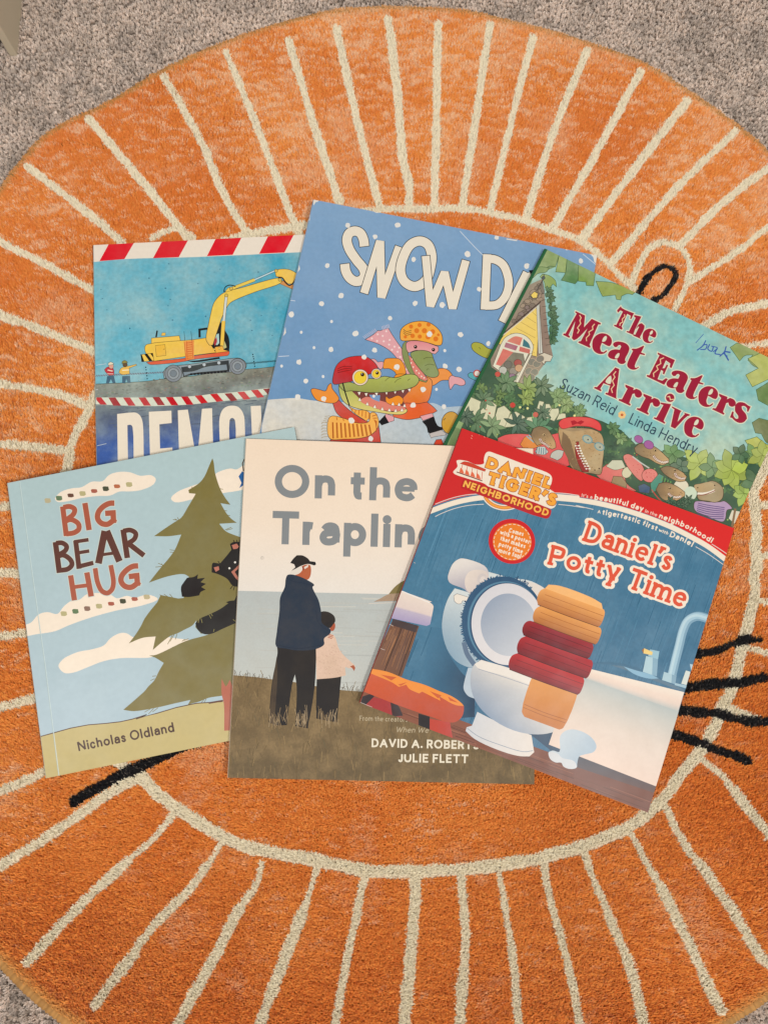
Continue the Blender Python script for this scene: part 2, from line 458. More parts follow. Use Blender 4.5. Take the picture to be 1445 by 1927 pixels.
            for (tp, pts) in st:
                q = [mp(p) for p in pts]
                if tp == 'd': out.append(('d', q, None, gi)); continue
                out.append((tp, q, (t, up), gi))
                if slab and tp not in 'ob':
                    for (e, nb) in ((0, 1), (-1, -2)):
                        pe, pn = pts[e], pts[nb]
                        kk = nb
                        if pe == pn: pn = pts[2 if e == 0 else -3]
                        if abs(pe[1]-pn[1]) < 0.9*abs(pe[0]-pn[0]) or pe[1] not in (0, 70, 100, -32): continue
                        if tp == 's' and pts[0] != pts[1] and e == 0: continue
                        lft, rgt = slab, slab
                        if low and pe[1] > 50: rgt = 0.0
                        pp = mp(pe); sgn = 1 if pe[1] > 30 else -1
                        pp = pp + up*sgn*(w/2-0.36*w)
                        out.append(('z', [pp-t*lft*Hc, pp+t*(rgt*Hc+0.2*w)], (t, up), gi))
            x += ad
        return out
    def text(self, s, base, Hc, w, col, out=None, slab=0.0, ital=0.0, sp=14, contrast=None, cap='b', wig=0.0, slabw=0.72):
        st = self.strokes_of(s, base, Hc, w, slab, ital, sp, contrast, wig)
        passes = ([(out[0], out[1])] if out else [])+[(0.0, col)]
        for ex, c in passes:
            cp = 'r' if ex > 2 else cap; e = ex if cp == 'b' else 0
            for g in range(max(s_[3] for s_ in st)+1):
                pcs = []
                for tp, q, fr, gi in st:
                    if gi != g: continue
                    q = [tuple(p) for p in q]
                    if tp == 'd': pcs.append(ell_pts(q[0][0], q[0][1], w*0.62+ex, w*0.62+ex, 14))
                    elif tp == 'z': pcs += ribbon_pieces(q, w*slabw+2*ex, False, ext=e, cap=cp)
                    elif tp == 'o': pcs += ribbon_pieces(q, w+2*ex, True, True, 2 if len(q) > 12 else 5)
                    elif tp == 'b': pcs += ribbon_pieces(q, w*(.72 if w > 4 else 1)+2*ex, False, False, 1, e+w*.1, cp)
                    elif tp == 's': pcs += ribbon_pieces(q, w+2*ex, True, False, 5, (w*0.06 if cp == 'b' else 0)+e, cp)
                    else: pcs += ribbon_pieces(q, w+2*ex, False, False, 1, (w/2 if cp == 'b' else (w/2 if cap == 'b' else 0)*.6)+e, cp)
                if pcs: self.fill(pcs, c)

def leaf(a, c, tip, wdt, col, m=0.25, line=None, lw=0.8):
    c = np.array(c, float); tip = np.array(tip, float); d = tip-c; L = np.hypot(*d); n = np.array([-d[1], d[0]])/L
    pts = [c, c+d*0.35+n*wdt*0.5, c+d*0.7+n*wdt*0.38, tip, c+d*0.7-n*wdt*0.38, c+d*0.35-n*wdt*0.5]
    P = [c]+list(smooth(pts[1:3]+[tip], False, 3))+list(smooth([tip]+pts[4:6], False, 3))[1:]
    a.poly(P, col, m, line=line, lw=lw)
def leaves(a, c, r, k, col, a0=0.0, span=360.0, wd=0.5, line=(50, 75, 55), m=0.3):
    for i in range(k):
        an = math.radians(a0+span*i/k+random.uniform(-9, 9)); rr = r*random.uniform(0.8, 1.15)
        j = random.uniform(0.88, 1.1); cc = tuple(min(255, v*j) for v in col)
        leaf(a, c, (c[0]+rr*math.cos(an), c[1]+rr*math.sin(an)), r*wd, cc, m, line=None if line is None else tuple(v*.66 for v in cc), lw=0.7)

# ------------------------------------------------------------------ the six covers
def art_machine(a):
    z1, z2, z3, z4 = Z(165, 430, 7.225), Z(365, 430, 6.568), Z(165, 630, 7.225), Z(360, 630, 7.225)
    DK = (60, 55, 40)
    a.poly(PX(170, 430, 745, 430, 745, 1030, 170, 1030), ((170, 0), (112, 186, 206), (560, 0), (10, 152, 184)), 0.42)
    for i in range(26):
        x, y = random.uniform(185, 560), random.uniform(495, 640)
        a.ell((x, y), random.uniform(.8, 1.8), random.uniform(.7, 1.6), (30, 110, 140), m=0.3, n=8)
    top = z3(100, 668, 420, 655, 740, 635, 900, 618, 1040, 598, 1450, 556)+z4(250, 522, 500, 498, 640, 478, 740, 468, 950, 452, 1170, 425, 2700, 330)
    g0 = PX(745, 700, 745, 790, 175, 790)
    a.poly(top+PX(745, 790, 170, 790), ((0, 715), (126, 124, 110), (0, 790), (100, 112, 124)), 0.55)
    a.grad(PX(170, 764, 745, 744, 745, 1040, 170, 1040), [(0, (104, 112, 120)), (.10, (90, 102, 128)), (.28, (66, 98, 168)), (1, (40, 80, 160))], 0.35)
    for i in range(220):
        x = random.uniform(180, 545); y0 = 722-(x-180)*0.078; y = y0+random.uniform(-2, 30)
        if y > 748-(x-180)*.075*0.6: continue
        c = random.choice([(96, 98, 90), (150, 146, 128), (112, 130, 104), (140, 122, 112)])
        a.ell((x, y), random.uniform(1, 3.4), random.uniform(.5, 1.2), c, m=.4, n=7)
    for i in range(70):
        x = random.uniform(180, 545); y = 770-(x-180)*0.06+random.uniform(0, 40)
        a.line([(x, y), (x+random.uniform(8, 30), y-random.uniform(0, 3))], random.uniform(.6, 1.5), random.choice([(84, 92, 104), (116, 122, 130), (98, 110, 122)]), sm=False)
    a.line(top, 0.9, (70, 75, 65), sm=False)
    # barrier tapes
    a.poly(z1(70, 220, 640, 176, 1020, 155, 1370, 148)+z2(590, 100, 1390, 70, 1600, 60, 3000, -10, 3000, 200)+z2(1340, 288)+z2(0, 350)+z1(500, 412, 80, 452), (240, 228, 212), 0.03)
    for q in (z1(300, 182, 640, 172, 500, 412, 160, 440), z1(1018, 158, 1368, 148, 1238, 386, 888, 400),
              z2(270, 120, 590, 104, 478, 322, 160, 338), z2(915, 92, 1232, 76, 1118, 294, 805, 308)):
        a.poly(q, (226, 20, 40), 0.05)
    a.poly(z3(105, 850, 480, 850, 860, 850, 1445, 832)+z4(300, 800, 620, 775, 1090, 715, 1700, 640, 1700, 730)+z4(1080, 806, 800, 848, 600, 880, 300, 912, 0, 945)+z3(1250, 955, 900, 968, 600, 965, 105, 942), (222, 226, 206), 0.2)
    for k, x in enumerate((118, 282, 480, 690, 880, 1062, 1268)):
        dk = (198, 22, 36) if k not in (1, 4) else (168, 22, 34)
        o = 0 if k < 4 else (-6 if k < 6 else -14)
        a.poly(z3(x, 852+o, x+96, 851+o, x+172, 962+o, x+66+8*(k > 1), 962+o) if k else z3(118, 880, 118, 850, 185, 850, 262, 948, 170, 945), dk, 0.15)
    for k, (x, y) in enumerate(((45, 828), (255, 806), (450, 798), (625, 778), (810, 752), (975, 735))):
        a.poly(z4(x, y, x+95, y-8, x+180, y+92, x+88, y+104), (206, 26, 34) if k % 3 != 2 else (150, 22, 30), 0.15)
    # hatched string
    for seg in ((z3(118, 555)[0], z3(1040, 508)[0], 40), (z4(745, 388)[0], z4(1185, 350)[0], 26)):
        p, q, n = seg
        for i in range(n):
            t = i/n; x, y = p[0]+(q[0]-p[0])*t, p[1]+(q[1]-p[1])*t
            a.line([(x-1, y+1.6), (x+1.4, y-1.6)], 1.1, (120, 70, 80) if seg[2] == 40 else (40, 60, 60), sm=False)
    for z_, vals in ((z3, (790, 440, 795, 475, 800, 515, 805, 555, 810, 595)), (z4, (835, 265, 842, 295, 848, 325, 852, 360, 858, 395, 862, 425))):
        for p in z_(*vals): a.ell(p, 1.2, 1.3, (20, 40, 45), n=8)
    # two workers
    def worker(hx, hy, jk, hat, face, arm):
        J = z3
        a.poly(arm, jk, .1, line=DK, lw=.6)
        a.ell(J(hx+8, hy+26)[0], 4.4, 4.6, face, line=DK, lw=.5)
        a.poly(J(hx-36, hy+12, hx-30, hy-18, hx, hy-34, hx+30, hy-20, hx+44, hy-4, hx+10, hy+6), hat, .05, line=DK, lw=.6)
    a.poly(z3(265, 560, 355, 553, 380, 655, 340, 655, 316, 600, 290, 656, 250, 656), (44, 88, 116), .2)
    worker(312, 400, (196, 36, 50), (238, 228, 200), (226, 170, 150), z3(290, 432, 335, 436, 352, 470, 360, 545, 290, 552, 240, 500, 228, 470, 262, 440))
    a.line(z3(272, 478, 340, 492), 2.2, (240, 220, 200), sm=False); a.line(z3(268, 528, 350, 530), 1.4, (240, 200, 190), sm=False)
    a.poly(z3(470, 560, 575, 553, 584, 652, 545, 654, 525, 596, 508, 656, 470, 656), (44, 88, 116), .2)
    worker(500, 378, (240, 192, 84), (150, 140, 70), (104, 84, 60), z3(465, 445, 520, 430, 575, 420, 660, 398, 668, 412, 565, 452, 570, 530, 470, 540, 425, 515, 440, 470))
    a.line(z3(468, 482, 560, 476), 2.0, (250, 235, 200), sm=False)
    # digger: tracks
    a.poly(z3(1040, 590, 1030, 510, 1075, 445, 1160, 425, 1445, 392)+z4(300, 355, 560, 318, 660, 318, 735, 370, 748, 430, 715, 490, 540, 505, 0, 545)+z3(1290, 575), (146, 156, 164), .2, line=DK, lw=.9)
    a.poly(z3(1270, 440, 1445, 415)+z4(300, 368, 510, 345, 520, 500, 0, 540)+z3(1300, 570), (44, 46, 52), .1)
    a.poly(z3(1300, 505, 1445, 490)+z4(200, 432, 480, 400, 492, 478, 0, 526)+z3(1310, 560), (126, 140, 152), .15, line=DK, lw=.6)
    for c_, r in ((z3(1165, 525)[0], 16), (z4(630, 428)[0], 15)):
        a.ell(c_, r, r, (132, 138, 146), m=.2, line=DK, lw=.9); a.ell(c_, r*.68, r*.68, (150, 158, 164), m=.2, line=DK, lw=.7); a.ell(c_, r*.4, r*.4, (118, 128, 138), m=.2, line=DK, lw=.5)
    for p in z4(175, 405, 375, 380)+z3(1385, 430): a.ell(p, 3.2, 3.2, (190, 200, 206), line=DK, lw=.5)
    for x in range(0, 480, 46): a.ell(z4(x, 535-x*0.075)[0], 3, 2, (34, 34, 38), n=8)
    a.poly(z3(1340, 350)+z4(40, 350, 380, 300, 390, 325, 40, 372), (40, 40, 44))
    # digger: cab, body
    a.poly(z4(270, 150, 330, -30, 340, -160, 400, -175, 460, -60, 505, 20, 520, 110, 515, 222, 300, 240), (34, 34, 34))
    a.poly(z4(300, 110, 345, -10, 375, -20, 380, 110, 350, 140), (176, 210, 206), .2); a.poly(z4(300, 95, 340, 25, 350, 90, 320, 150), (176, 60, 66))
    a.poly(z4(415, 110, 440, 60, 470, 130, 480, 170, 440, 190), (196, 190, 130))
    for pts in (z2(70, 1345, 68, 1248, 165, 1234), ): a.line(pts, 4.2, (34, 36, 36), sm=False)
    a.line(z2(385, 1285, 415, 1340, 430, 1445), 2.4, (34, 36, 36))
    a.poly(z3(865, 42, 1245, 10, 1262, 78, 865, 118), (248, 204, 84), .1, line=DK, lw=.8)
    a.poly(z3(775, 190, 782, 152, 805, 128, 1445, 62)+z4(205, 38, 335, 240, 100, 268)+z3(890, 358, 790, 245), ((380, 0), (246, 202, 70), (425, 0), (246, 176, 60)), .15, line=DK, lw=.8)
    a.poly(z3(918, 145, 1050, 130, 1066, 278, 935, 294), (242, 190, 62), .1, line=DK, lw=.6); a.line(z3(1025, 195, 1048, 192), .8, DK, sm=False)
    a.poly(z4(320, 165, 430, 150, 440, 200, 520, 225, 330, 245), (244, 180, 66), .1, line=DK, lw=.6)
    for p in z4(312, 195, 380, 186): a.ell(p, 1.8, 1.8, (250, 210, 110), line=DK, lw=.5)
    a.poly(z3(800, 372, 900, 358, 1310, 318)+z4(0, 292, 515, 222, 518, 250, 495, 282, 0, 338)+z3(1310, 362, 900, 404, 840, 400), (226, 88, 46), .12, line=DK, lw=.7)
    a.poly(z3(722, 268, 884, 248, 902, 350, 735, 366), (246, 204, 80), .1, line=DK, lw=.7)
    for q in (z3(722, 268, 735, 266, 770, 360, 735, 366), z3(770, 262, 812, 258, 882, 352, 838, 356), z3(850, 252, 884, 248, 895, 310)): a.poly(q, (30, 28, 24))
    a.poly(z3(1312, 88, 1445, 70, 1445, 330, 1332, 338), (240, 150, 60), .1)
    for y in range(110, 330, 30): a.line(z3(1345, y, 1420, y-8), .9, (204, 84, 40), sm=False)
    for q in (z3(1312, 88, 1335, 336), z3(1345, 84, 1355, 330), z3(1420, 76, 1432, 322)): a.line(q, .9, (204, 84, 40), sm=False)
    a.line(z3(945, -60, 930, 30), 3, (36, 34, 30), sm=False); a.poly(z3(1000, 10, 1010, -30, 1060, -30, 1055, 8), (244, 196, 84), line=DK, lw=.5)
    for x in (1310, 1405): a.line(z3(x, -50, x+12, 80), .8, (60, 90, 90), sm=False)
    # boom
    a.poly(z2(150, 1372, 180, 1180, 205, 1060, 240, 930, 290, 855, 370, 790, 600, 725, 1010, 612, 1070, 610, 1090, 640, 1070, 672, 760, 780, 500, 885, 440, 925, 405, 975, 350, 1085, 290, 1260, 232, 1440, 190, 1440), ((0, 600), (242, 206, 86), (0, 640), (244, 196, 78)), .18, line=DK, lw=.9)
    a.poly(z2(385, 775, 430, 728, 520, 715, 500, 745, 400, 782), (242, 206, 90), line=DK, lw=.6)
    a.poly(z2(1060, 680, 1100, 640, 1160, 690, 1250, 690, 1225, 752), (214, 150, 90), line=DK, lw=.6)
    a.poly(z2(1000, 520, 1060, 500, 1180, 505, 1270, 550, 1262, 610, 1215, 680, 1165, 680, 1130, 650, 1095, 605, 1015, 590), (246, 200, 80), .15, line=DK, lw=.8)
    for p, q, w, c in ((z2(480, 735)[0], z2(750, 630)[0], 5.2, (238, 206, 92)), (z2(750, 630)[0], z2(1010, 515)[0], 2.6, (190, 218, 226)),
                       (z2(400, 830)[0], z2(368, 1140)[0], 4.4, (214, 220, 214)), (z2(365, 1140)[0], z2(345, 1445)[0], 6.4, (242, 200, 84))):
        a.line([p, q], w+1.4, DK, sm=False); a.line([p, q], w, c, sm=False)
    for p in z2(400, 825, 1062, 630, 1015, 520, 460, 738): a.ell(p, 3.0, 3.0, (220, 190, 96), line=DK, lw=.7)
    a.line(z2(368, 780, 385, 725, 430, 698, 480, 702, 515, 715), 1.8, (34, 36, 36)); a.line(z2(1040, 600, 1090, 606, 1130, 665, 1180, 700, 1225, 670, 1262, 600), 2.2, (60, 34, 30))
    # title
    IV = (240, 228, 208)
    a.poly(z3(400, 1075, 620, 1055, 665, 1062, 705, 1090, 732, 1135, 750, 1210, 762, 1650, 770, 2200, 418, 2240), IV, .02, holes=[z3(540, 1228, 575, 1222, 598, 1232, 612, 1262, 626, 2000, 552, 2000)])
    a.poly(z3(832, 1045, 1138, 1030, 1142, 1198, 975, 1215, 984, 1546, 1152, 1532, 1158, 1900, 855, 1930), IV, .02)
    a.poly(PX(334.6, 772, 353.5, 770.5, 366, 844, 373, 844, 380.1, 769.1, 399, 768, 402, 880, 338, 885), IV, .02)
    a.poly(z4(395, 1900, 386, 1440, 380, 1180, 396, 1080, 432, 1010, 490, 972, 562, 962, 630, 976, 685, 1030, 715, 1100, 724, 1170, 738, 1900), IV, .02, holes=[z4(520, 1165, 534, 1136, 556, 1128, 580, 1140, 596, 1175, 606, 1800, 528, 1800)])
    a.poly(z4(808, 968, 945, 962, 962, 1340, 1200, 1330, 1200, 1500, 830, 1500), IV, .02)
    for q in (z3(112, 412, 250, 392), z3(128, 1508, 255, 1478), z3(100, 1250-500, 140, 740)): a.line(q, .9, (206, 214, 216), sm=False)

def art_winter(a):
    z5, z6, z7, z8 = Z(490, 360, 4.129), Z(820, 400, 4.516), Z(490, 590, 4.817), Z(660, 590, 5.161)
    z9 = Z(830, 460, 5.161)
    DK = (58, 48, 44)
    a.grad(PX(440, 360, 1160, 360, 1160, 1010, 440, 1010), [(0, (132, 168, 204)), (.3, (122, 160, 198)), (.62, (106, 148, 190)), (1, (116, 158, 196))], .12)
    a.poly(z7(20, 785, 180, 772, 330, 766, 480, 788, 700, 800)+z8(560, 890, 800, 868, 900, 905, 1050, 900, 1500, 900, 1500, 2300, -900, 2300), ((560, 0), (222, 216, 202), (760, 0), (176, 192, 202)), .35, sm=False)
    # lettering
    OL = (52, 54, 56); IV = (236, 226, 208)
    def L(pts, w, sm=True, closed=False):
        if sm is False or len(pts) == 2: a.line(pts, w+2.6, OL, sm=False, closed=closed, ext=1.3); a.line(pts, w, IV, sm=False, closed=closed)
        else: a.line(pts, w+2.6, OL, closed=closed, ext=0 if closed else 1.3); a.line(pts, w, IV, closed=closed)
    L(z5(808, 425, 800, 370, 775, 322, 735, 306, 692, 322, 672, 372, 690, 445, 745, 530, 800, 600, 810, 650, 788, 685, 742, 698, 695, 672, 664, 620, 655, 562), 17.5)
    L(z5(805, 790, 930, 385, 940, 822, 1078, 428), 15.2, sm=False)
    L(z5(1240, 384, 1300, 412, 1330, 490, 1325, 570, 1285, 690, 1200, 738, 1120, 700, 1088, 615, 1118, 490, 1170, 410), 17.5, closed=True)
    L(z5(1284, 500, 1320, 890)+z6(75, 505, 142, 812, 256, 405), 14.8, sm=False)
    for w_, c_ in ((18.2, OL), (15.4, IV)):
        a.line(z6(436, 352, 416, 822), w_, c_, sm=False, ext=1.2 if c_ is OL else 0)
        a.line(z6(430, 392, 500, 396, 570, 440, 612, 540, 618, 625, 585, 720, 520, 780, 420, 790), w_, c_)
        a.line(z6(775, 508, 565, 928), w_, c_, sm=False, ext=1.2 if c_ is OL else 0)
        a.line(z6(790, 508, 960, 960), w_, c_, sm=False, ext=1.2 if c_ is OL else 0)
    a.poly(z6(790, 488, 830, 485, 805, 525), (30, 30, 32))
    # second skater behind: scarf, coat, head
    def croc(*v, **k): pass
    OR = (240, 146, 44); PK = (228, 164, 168); GR = (150, 156, 84)
    a.poly(z8(280, 165, 330, 150, 365, 140, 400, 200, 450, 275, 520, 380, 585, 560, 640, 640, 560, 620, 480, 480, 390, 370, 280, 300, 160, 258, 140, 250, 215, 205, 265, 162), PK, .08, line=DK, lw=.9)
    for x, y in ((205, 240), (262, 200), (255, 265), (310, 215), (320, 268), (378, 255), (372, 300), (425, 320), (400, 350), (455, 370), (480, 420), (470, 330), (505, 470), (540, 540), (345, 170)): a.ell(z8(x, y)[0], 1.9, 1.9, (242, 214, 212), n=9)
    for i in range(9): a.line(z8(140+i*14, 240-i*8, 118+i*14, 218-i*9), .9, (206, 196, 214), sm=False)
    for i in range(6): a.line(z8(312+i*13, 160-i*4, 300+i*13, 122-i*4), .9, (206, 196, 214), sm=False)
    a.poly(z8(320, 470, 335, 440, 400, 432, 470, 440, 515, 490, 530, 590, 470, 605, 440, 590, 430, 570, 375, 535, 315, 530), (238, 150, 46), .1, sm=True, line=DK, lw=1)
    a.poly(z8(230, 440, 262, 470, 300, 465, 318, 470, 312, 520, 290, 545, 262, 520, 235, 480, 190, 440), PK, .05, line=DK, lw=.8)
    a.poly(z8(830, 545, 880, 530, 940, 545, 985, 600, 965, 640, 880, 650, 790, 700, 700, 650), OR, .1, sm=True, line=DK, lw=1)
    a.poly(z8(960, 615, 985, 600, 1010, 610, 1060, 620, 1105, 650, 1110, 685, 1070, 700, 1010, 685, 985, 715, 968, 738, 950, 660), PK, .06, sm=True, line=DK, lw=.9)
    a.poly(z8(430, 600, 600, 600, 780, 640, 782, 760, 740, 860, 600, 880, 430, 850), ((0, 705), (236, 150, 40), (0, 762), (226, 110, 42)), .12, sm=True, line=DK, lw=1)
    a.poly(z8(520, 870, 640, 875, 740, 858, 800, 905, 838, 945, 760, 985, 640, 1018, 540, 1030, 400, 1000, 480, 900), (228, 98, 46), .15, line=DK, lw=1)
    a.poly(z8(340, 970, 420, 1000, 420, 1040, 370, 1055, 330, 1010), PK, .05, line=DK, lw=.8); a.poly(z8(270, 1050, 330, 985, 372, 1060, 300, 1085), (26, 24, 26))
    a.poly(z8(672, 995, 790, 965, 805, 1000, 700, 1040), PK, .05, line=DK, lw=.8)
    a.poly(z8(692, 1048, 808, 1000, 828, 1060, 850, 1092, 898, 1105, 890, 1130, 780, 1165, 748, 1155, 735, 1100), (26, 24, 26)); a.poly(z8(760, 1165, 880, 1130, 925, 1165, 920, 1180, 800, 1200, 780, 1210), (196, 188, 184), line=DK, lw=.7)
    a.poly(z8(505, 300, 540, 260, 560, 400, 610, 530, 745, 650, 730, 668, 640, 640, 560, 560, 500, 400), (134, 144, 80), .1, line=DK, lw=.8)
    a.poly(z8(560, 400, 640, 480, 720, 600, 750, 640, 720, 655, 640, 610, 590, 520), (224, 132, 118), .05, line=DK, lw=.6)
    for x, y in ((580, 470), (600, 510), (630, 545), (655, 570), (680, 600), (705, 615), (590, 430)): a.poly(z8(x, y, x+16, y+6, x+4, y+20), (244, 236, 222))
    a.poly(z8(535, 290, 560, 268, 700, 270, 850, 320, 852, 360, 820, 392, 760, 380, 640, 355, 560, 380, 540, 345), ((0, 640), (222, 136, 142), (0, 665), (232, 170, 168)), .05, line=DK, lw=.9)
    a.poly(z8(580, 385, 680, 355, 780, 380, 800, 430, 830, 510, 855, 580, 840, 610, 790, 620, 730, 600, 690, 560, 640, 500, 600, 440), (140, 152, 86), .1, sm=True, line=DK, lw=1)
    for q in (z8(705, 440, 740, 425, 790, 428), z8(720, 505, 760, 490, 815, 500), z8(735, 550, 748, 536, 760, 540)): a.line(q, .9, (86, 92, 50))
    for x, y in ((628, 322), (802, 350)): a.ell(z8(x, y)[0], 3.2, 3.4, (44, 26, 22)); a.ell(z8(x-3, y-5)[0], .9, .9, (240, 230, 220), n=8)
    a.poly(z8(478, 220, 490, 150, 560, 95, 660, 72, 760, 85, 850, 150, 888, 220, 880, 300, 840, 308, 760, 285, 640, 260, 490, 258), (244, 170, 54), .08, sm=True, line=DK, lw=1.1)
    for x, y, r in ((585, 125, 20), (668, 110, 20), (755, 105, 20), (640, 165, 24), (715, 165, 25), (795, 175, 24), (850, 205, 14), (600, 215, 22), (670, 222, 20), (750, 225, 24), (825, 245, 24), (530, 225, 16)): a.ell(z8(x, y)[0], r/5.161, r/5.161, (224, 120, 36), n=12)
    for o in (0, 18, 36): a.line(z8(510, 150+o, 540, 172+o, 590, 160+o), .9, DK)
    # first skater
    RD = (204, 40, 36)
    a.poly(z7(655, 812, 700, 772, 800, 870, 950, 970, 1070, 1000, 1092, 1168, 620, 1168, 760, 960, 690, 900), (206, 66, 42), .15, line=DK, lw=1)
    a.poly(z7(458, 690, 480, 678, 540, 690, 590, 700, 615, 650, 640, 632, 652, 680, 690, 730, 712, 770, 680, 808, 560, 800, 500, 775), OR, .06, sm=True, line=DK, lw=1)
    a.poly(z7(800, 840, 860, 870, 960, 880, 1010, 920, 960, 975, 850, 900), (246, 178, 76), .05, line=DK, lw=.8)
    for i in range(6): a.line(z7(835+i*30, 862+i*6, 825+i*32, 890+i*14), 1.6, (196, 110, 40), sm=False)
    a.poly(z7(640, 930, 760, 950, 870, 990, 980, 980, 1000, 900, 1040, 900, 1072, 970, 1060, 1040, 1000, 1100, 900, 1130, 760, 1138, 628, 1132, 610, 980), (246, 180, 80), .06, sm=True, line=DK, lw=1)
    for i in range(10):
        t = i/9; a.line(z7(655+t*330, 985+t*22, 660+t*345, 1132-t*26), 2.6, (176, 88, 30), sm=False)
    for i in range(5): a.line(z7(690+i*58, 938+i*10, 696+i*60, 966+i*7), 1.6, (190, 100, 36), sm=False)
    for i in range(6): a.line(z7(1012+i*8, 930+i*20-i*i*2, 1060-i*2, 915+i*32), 1.5, (190, 100, 36), sm=False)
    for i in range(6): a.line(z7(612, 990+i*25, 566-i*0, 985+i*27, 552, 1000+i*26), 1.2, (176, 160, 130))
    for i in range(4): a.line(z7(630-i*4, 925+i*18, 585-i*8, 932+i*18), 1.1, (176, 160, 130), sm=False)
    a.poly(z7(715, 640, 780, 640, 840, 700, 900, 770, 1010, 840, 1200, 890, 1320, 860, 1330, 885, 1290, 912, 1180, 912, 1040, 890, 900, 865, 780, 820, 730, 760), ((0, 730), (176, 184, 92), (0, 775), (222, 206, 120)), .06, sm=True, line=DK, lw=1)
    a.poly(z7(830, 705, 1100, 700, 1380, 668, 1290, 770, 1310, 830, 1320, 868, 1240, 888, 1080, 870, 960, 820, 900, 770), (122, 62, 56), .05)
    a.poly(z7(905, 790, 960, 755, 1090, 790, 1200, 820, 1310, 850, 1310, 870, 1180, 882, 1020, 850), (222, 130, 112), .05, sm=True)
    a.poly(z7(985, 735, 1085, 740, 1080, 800, 1010, 770), (120, 158, 200)); a.poly(z7(1140, 800, 1140, 750, 1165, 770, 1250, 742, 1295, 780, 1280, 820, 1200, 830), OR, sm=True, line=DK, lw=.7)
    for x, y, s_ in ((895, 712, 1), (958, 722, 1), (1052, 718, 1), (1142, 708, 1), (1220, 700, 1), (1290, 692, 1), (1350, 682, 1), (968, 830, -1), (1036, 855, -1), (1104, 875, -1), (1168, 885, -1), (1225, 890, -1), (1282, 885, -1), (900, 790, -1), (1200, 830, -1), (1256, 835, -1), (1305, 845, -1)):
        a.poly(z7(x-15, y, x+15, y-3*s_, x+2, y+30*s_), (246, 238, 224), line=(120, 90, 70), lw=.5)
    a.poly(z7(712, 640, 800, 620, 900, 640, 980, 590, 1040, 590, 1120, 568, 1230, 580, 1330, 550, 1410, 558, 1438, 600, 1410, 650, 1340, 680, 1200, 706, 1000, 716, 830, 700, 760, 700), ((0, 705), (178, 186, 92), (0, 740), (150, 156, 80)), .08, sm=True, line=DK, lw=1.1)
    for q in (z7(1130, 612, 1150, 590, 1180, 575), z7(1215, 625, 1240, 600, 1275, 585), z7(1335, 608, 1345, 596, 1358, 592)): a.line(q, 1, (100, 100, 50))
    a.poly(z7(655, 625, 660, 560, 690, 470, 760, 410, 860, 385, 960, 392, 1040, 450, 1065, 500, 1050, 520, 960, 560, 840, 610, 760, 628, 670, 640), ((0, 680), (208, 36, 34), (0, 720), (182, 30, 32)), .1, sm=True, line=DK, lw=1.1)
    for o in (0, 22, 44): a.line(z7(700, 500+o*.8, 750, 480+o, 830, 478+o*.7), 1.1, (120, 24, 26))
    for c_, rx, ry in ((z7(905, 578)[0], 15, 15.2), (z7(1050, 545)[0], 9.5, 9.8)):
        a.ell(c_, rx, ry, (238, 214, 196), line=DK, lw=.9); a.ell(c_, rx*.78, ry*.78, (238, 206, 60), line=(150, 120, 40), lw=.6)
    for p, r in ((z7(925, 552)[0], 3.6), (z7(1058, 538)[0], 3)): a.ell(p, r, r, (50, 24, 20)); a.ell((p[0]-1, p[1]-1.2), .9, .9, (240, 230, 220), n=8)
    a.line(z7(745, 625, 770, 720, 808, 838), 2.4, (26, 26, 24))
    # third, mostly hidden
    a.poly(z8(1172, 300, 1200, 278, 1270, 290, 1330, 335, 1400, 360, 1400, 440, 1310, 430, 1230, 390, 1180, 345), (172, 172, 66), .06, sm=True, line=DK, lw=1)
    a.line(z8(1245, 325, 1262, 345), .9, (90, 90, 40), sm=False)
    a.poly(z8(1135, 590, 1160, 570, 1210, 580, 1290, 620, 1290, 680, 1200, 645, 1145, 615), (92, 172, 180), line=DK, lw=.9); a.ell(z8(1225, 580)[0], 6, 6, (230, 220, 210), line=(190, 60, 40), lw=2)
    a.ell(z8(970, 1060)[0], 17, 21, (208, 156, 48), ang=8, m=.1, line=DK, lw=1.1); a.line(z8(900, 1035, 920, 1015), 1, DK, sm=False)
    a.poly(z8(805, 1270, 830, 1225, 880, 1220, 905, 1280, 860, 1300), (214, 70, 44), line=DK, lw=.9)
    # snow flakes
    fl = z5(680, 262, 892, 350, 1066, 260, 520, 575, 627, 810, 473, 872, 242, 952, 1203, 868, 1412, 885, 1006, 985, 1190, 528)+z6(518, 210, 270, 350, 772, 452, 368, 650, 55, 785, 1232, 408, 210, 1035)+z7(350, 440, 640, 325, 862, 180, 1035, 330, 412, 612, 338, 758, 575, 772, 825, 968, 1000, 1135, 940, 392, 280, 10)
    fl += z8(765, 200, 448, 520, 702, 735, 605, 890, 905, 905, 1065, 205, 1335, 290, 915, 510, 1052, 540)
    for p in fl:
        r = random.uniform(4.4, 6.0); k = 11
        a.poly([(p[0]+r*random.uniform(.78, 1.12)*math.cos(6.283*i/k), p[1]+r*random.uniform(.78, 1.12)*math.sin(6.283*i/k)) for i in range(k)], (232, 228, 220), .15)
    for p in z7(370, 168, 486, 308, 645, 70, 568, 570, 192, 475, 1028, 748)+z8(832, 735, 912, 358)+z5(552, 1010)+z9(36, 1030, 175, 1212): a.ell(p, 2.6, 3, (226, 226, 224), n=9)
    # scuffs
    for q in (z6(205, 155, 260, 215, 330, 290, 400, 360), z6(1250, 350, 1360, 440), z6(1310, 345, 1365, 400), z7(165, 388, 260, 382), z5(235, 845, 270, 850)):
        a.line(q, 1.3, (206, 216, 228), sm=False)
    for q in (z5(600, 92, 635, 100), z5(385, 180, 378, 225), z6(600, 222, 690, 236), z6(1300, 345, 1366, 362)): a.line(q, 2.0, (226, 222, 214), sm=False)
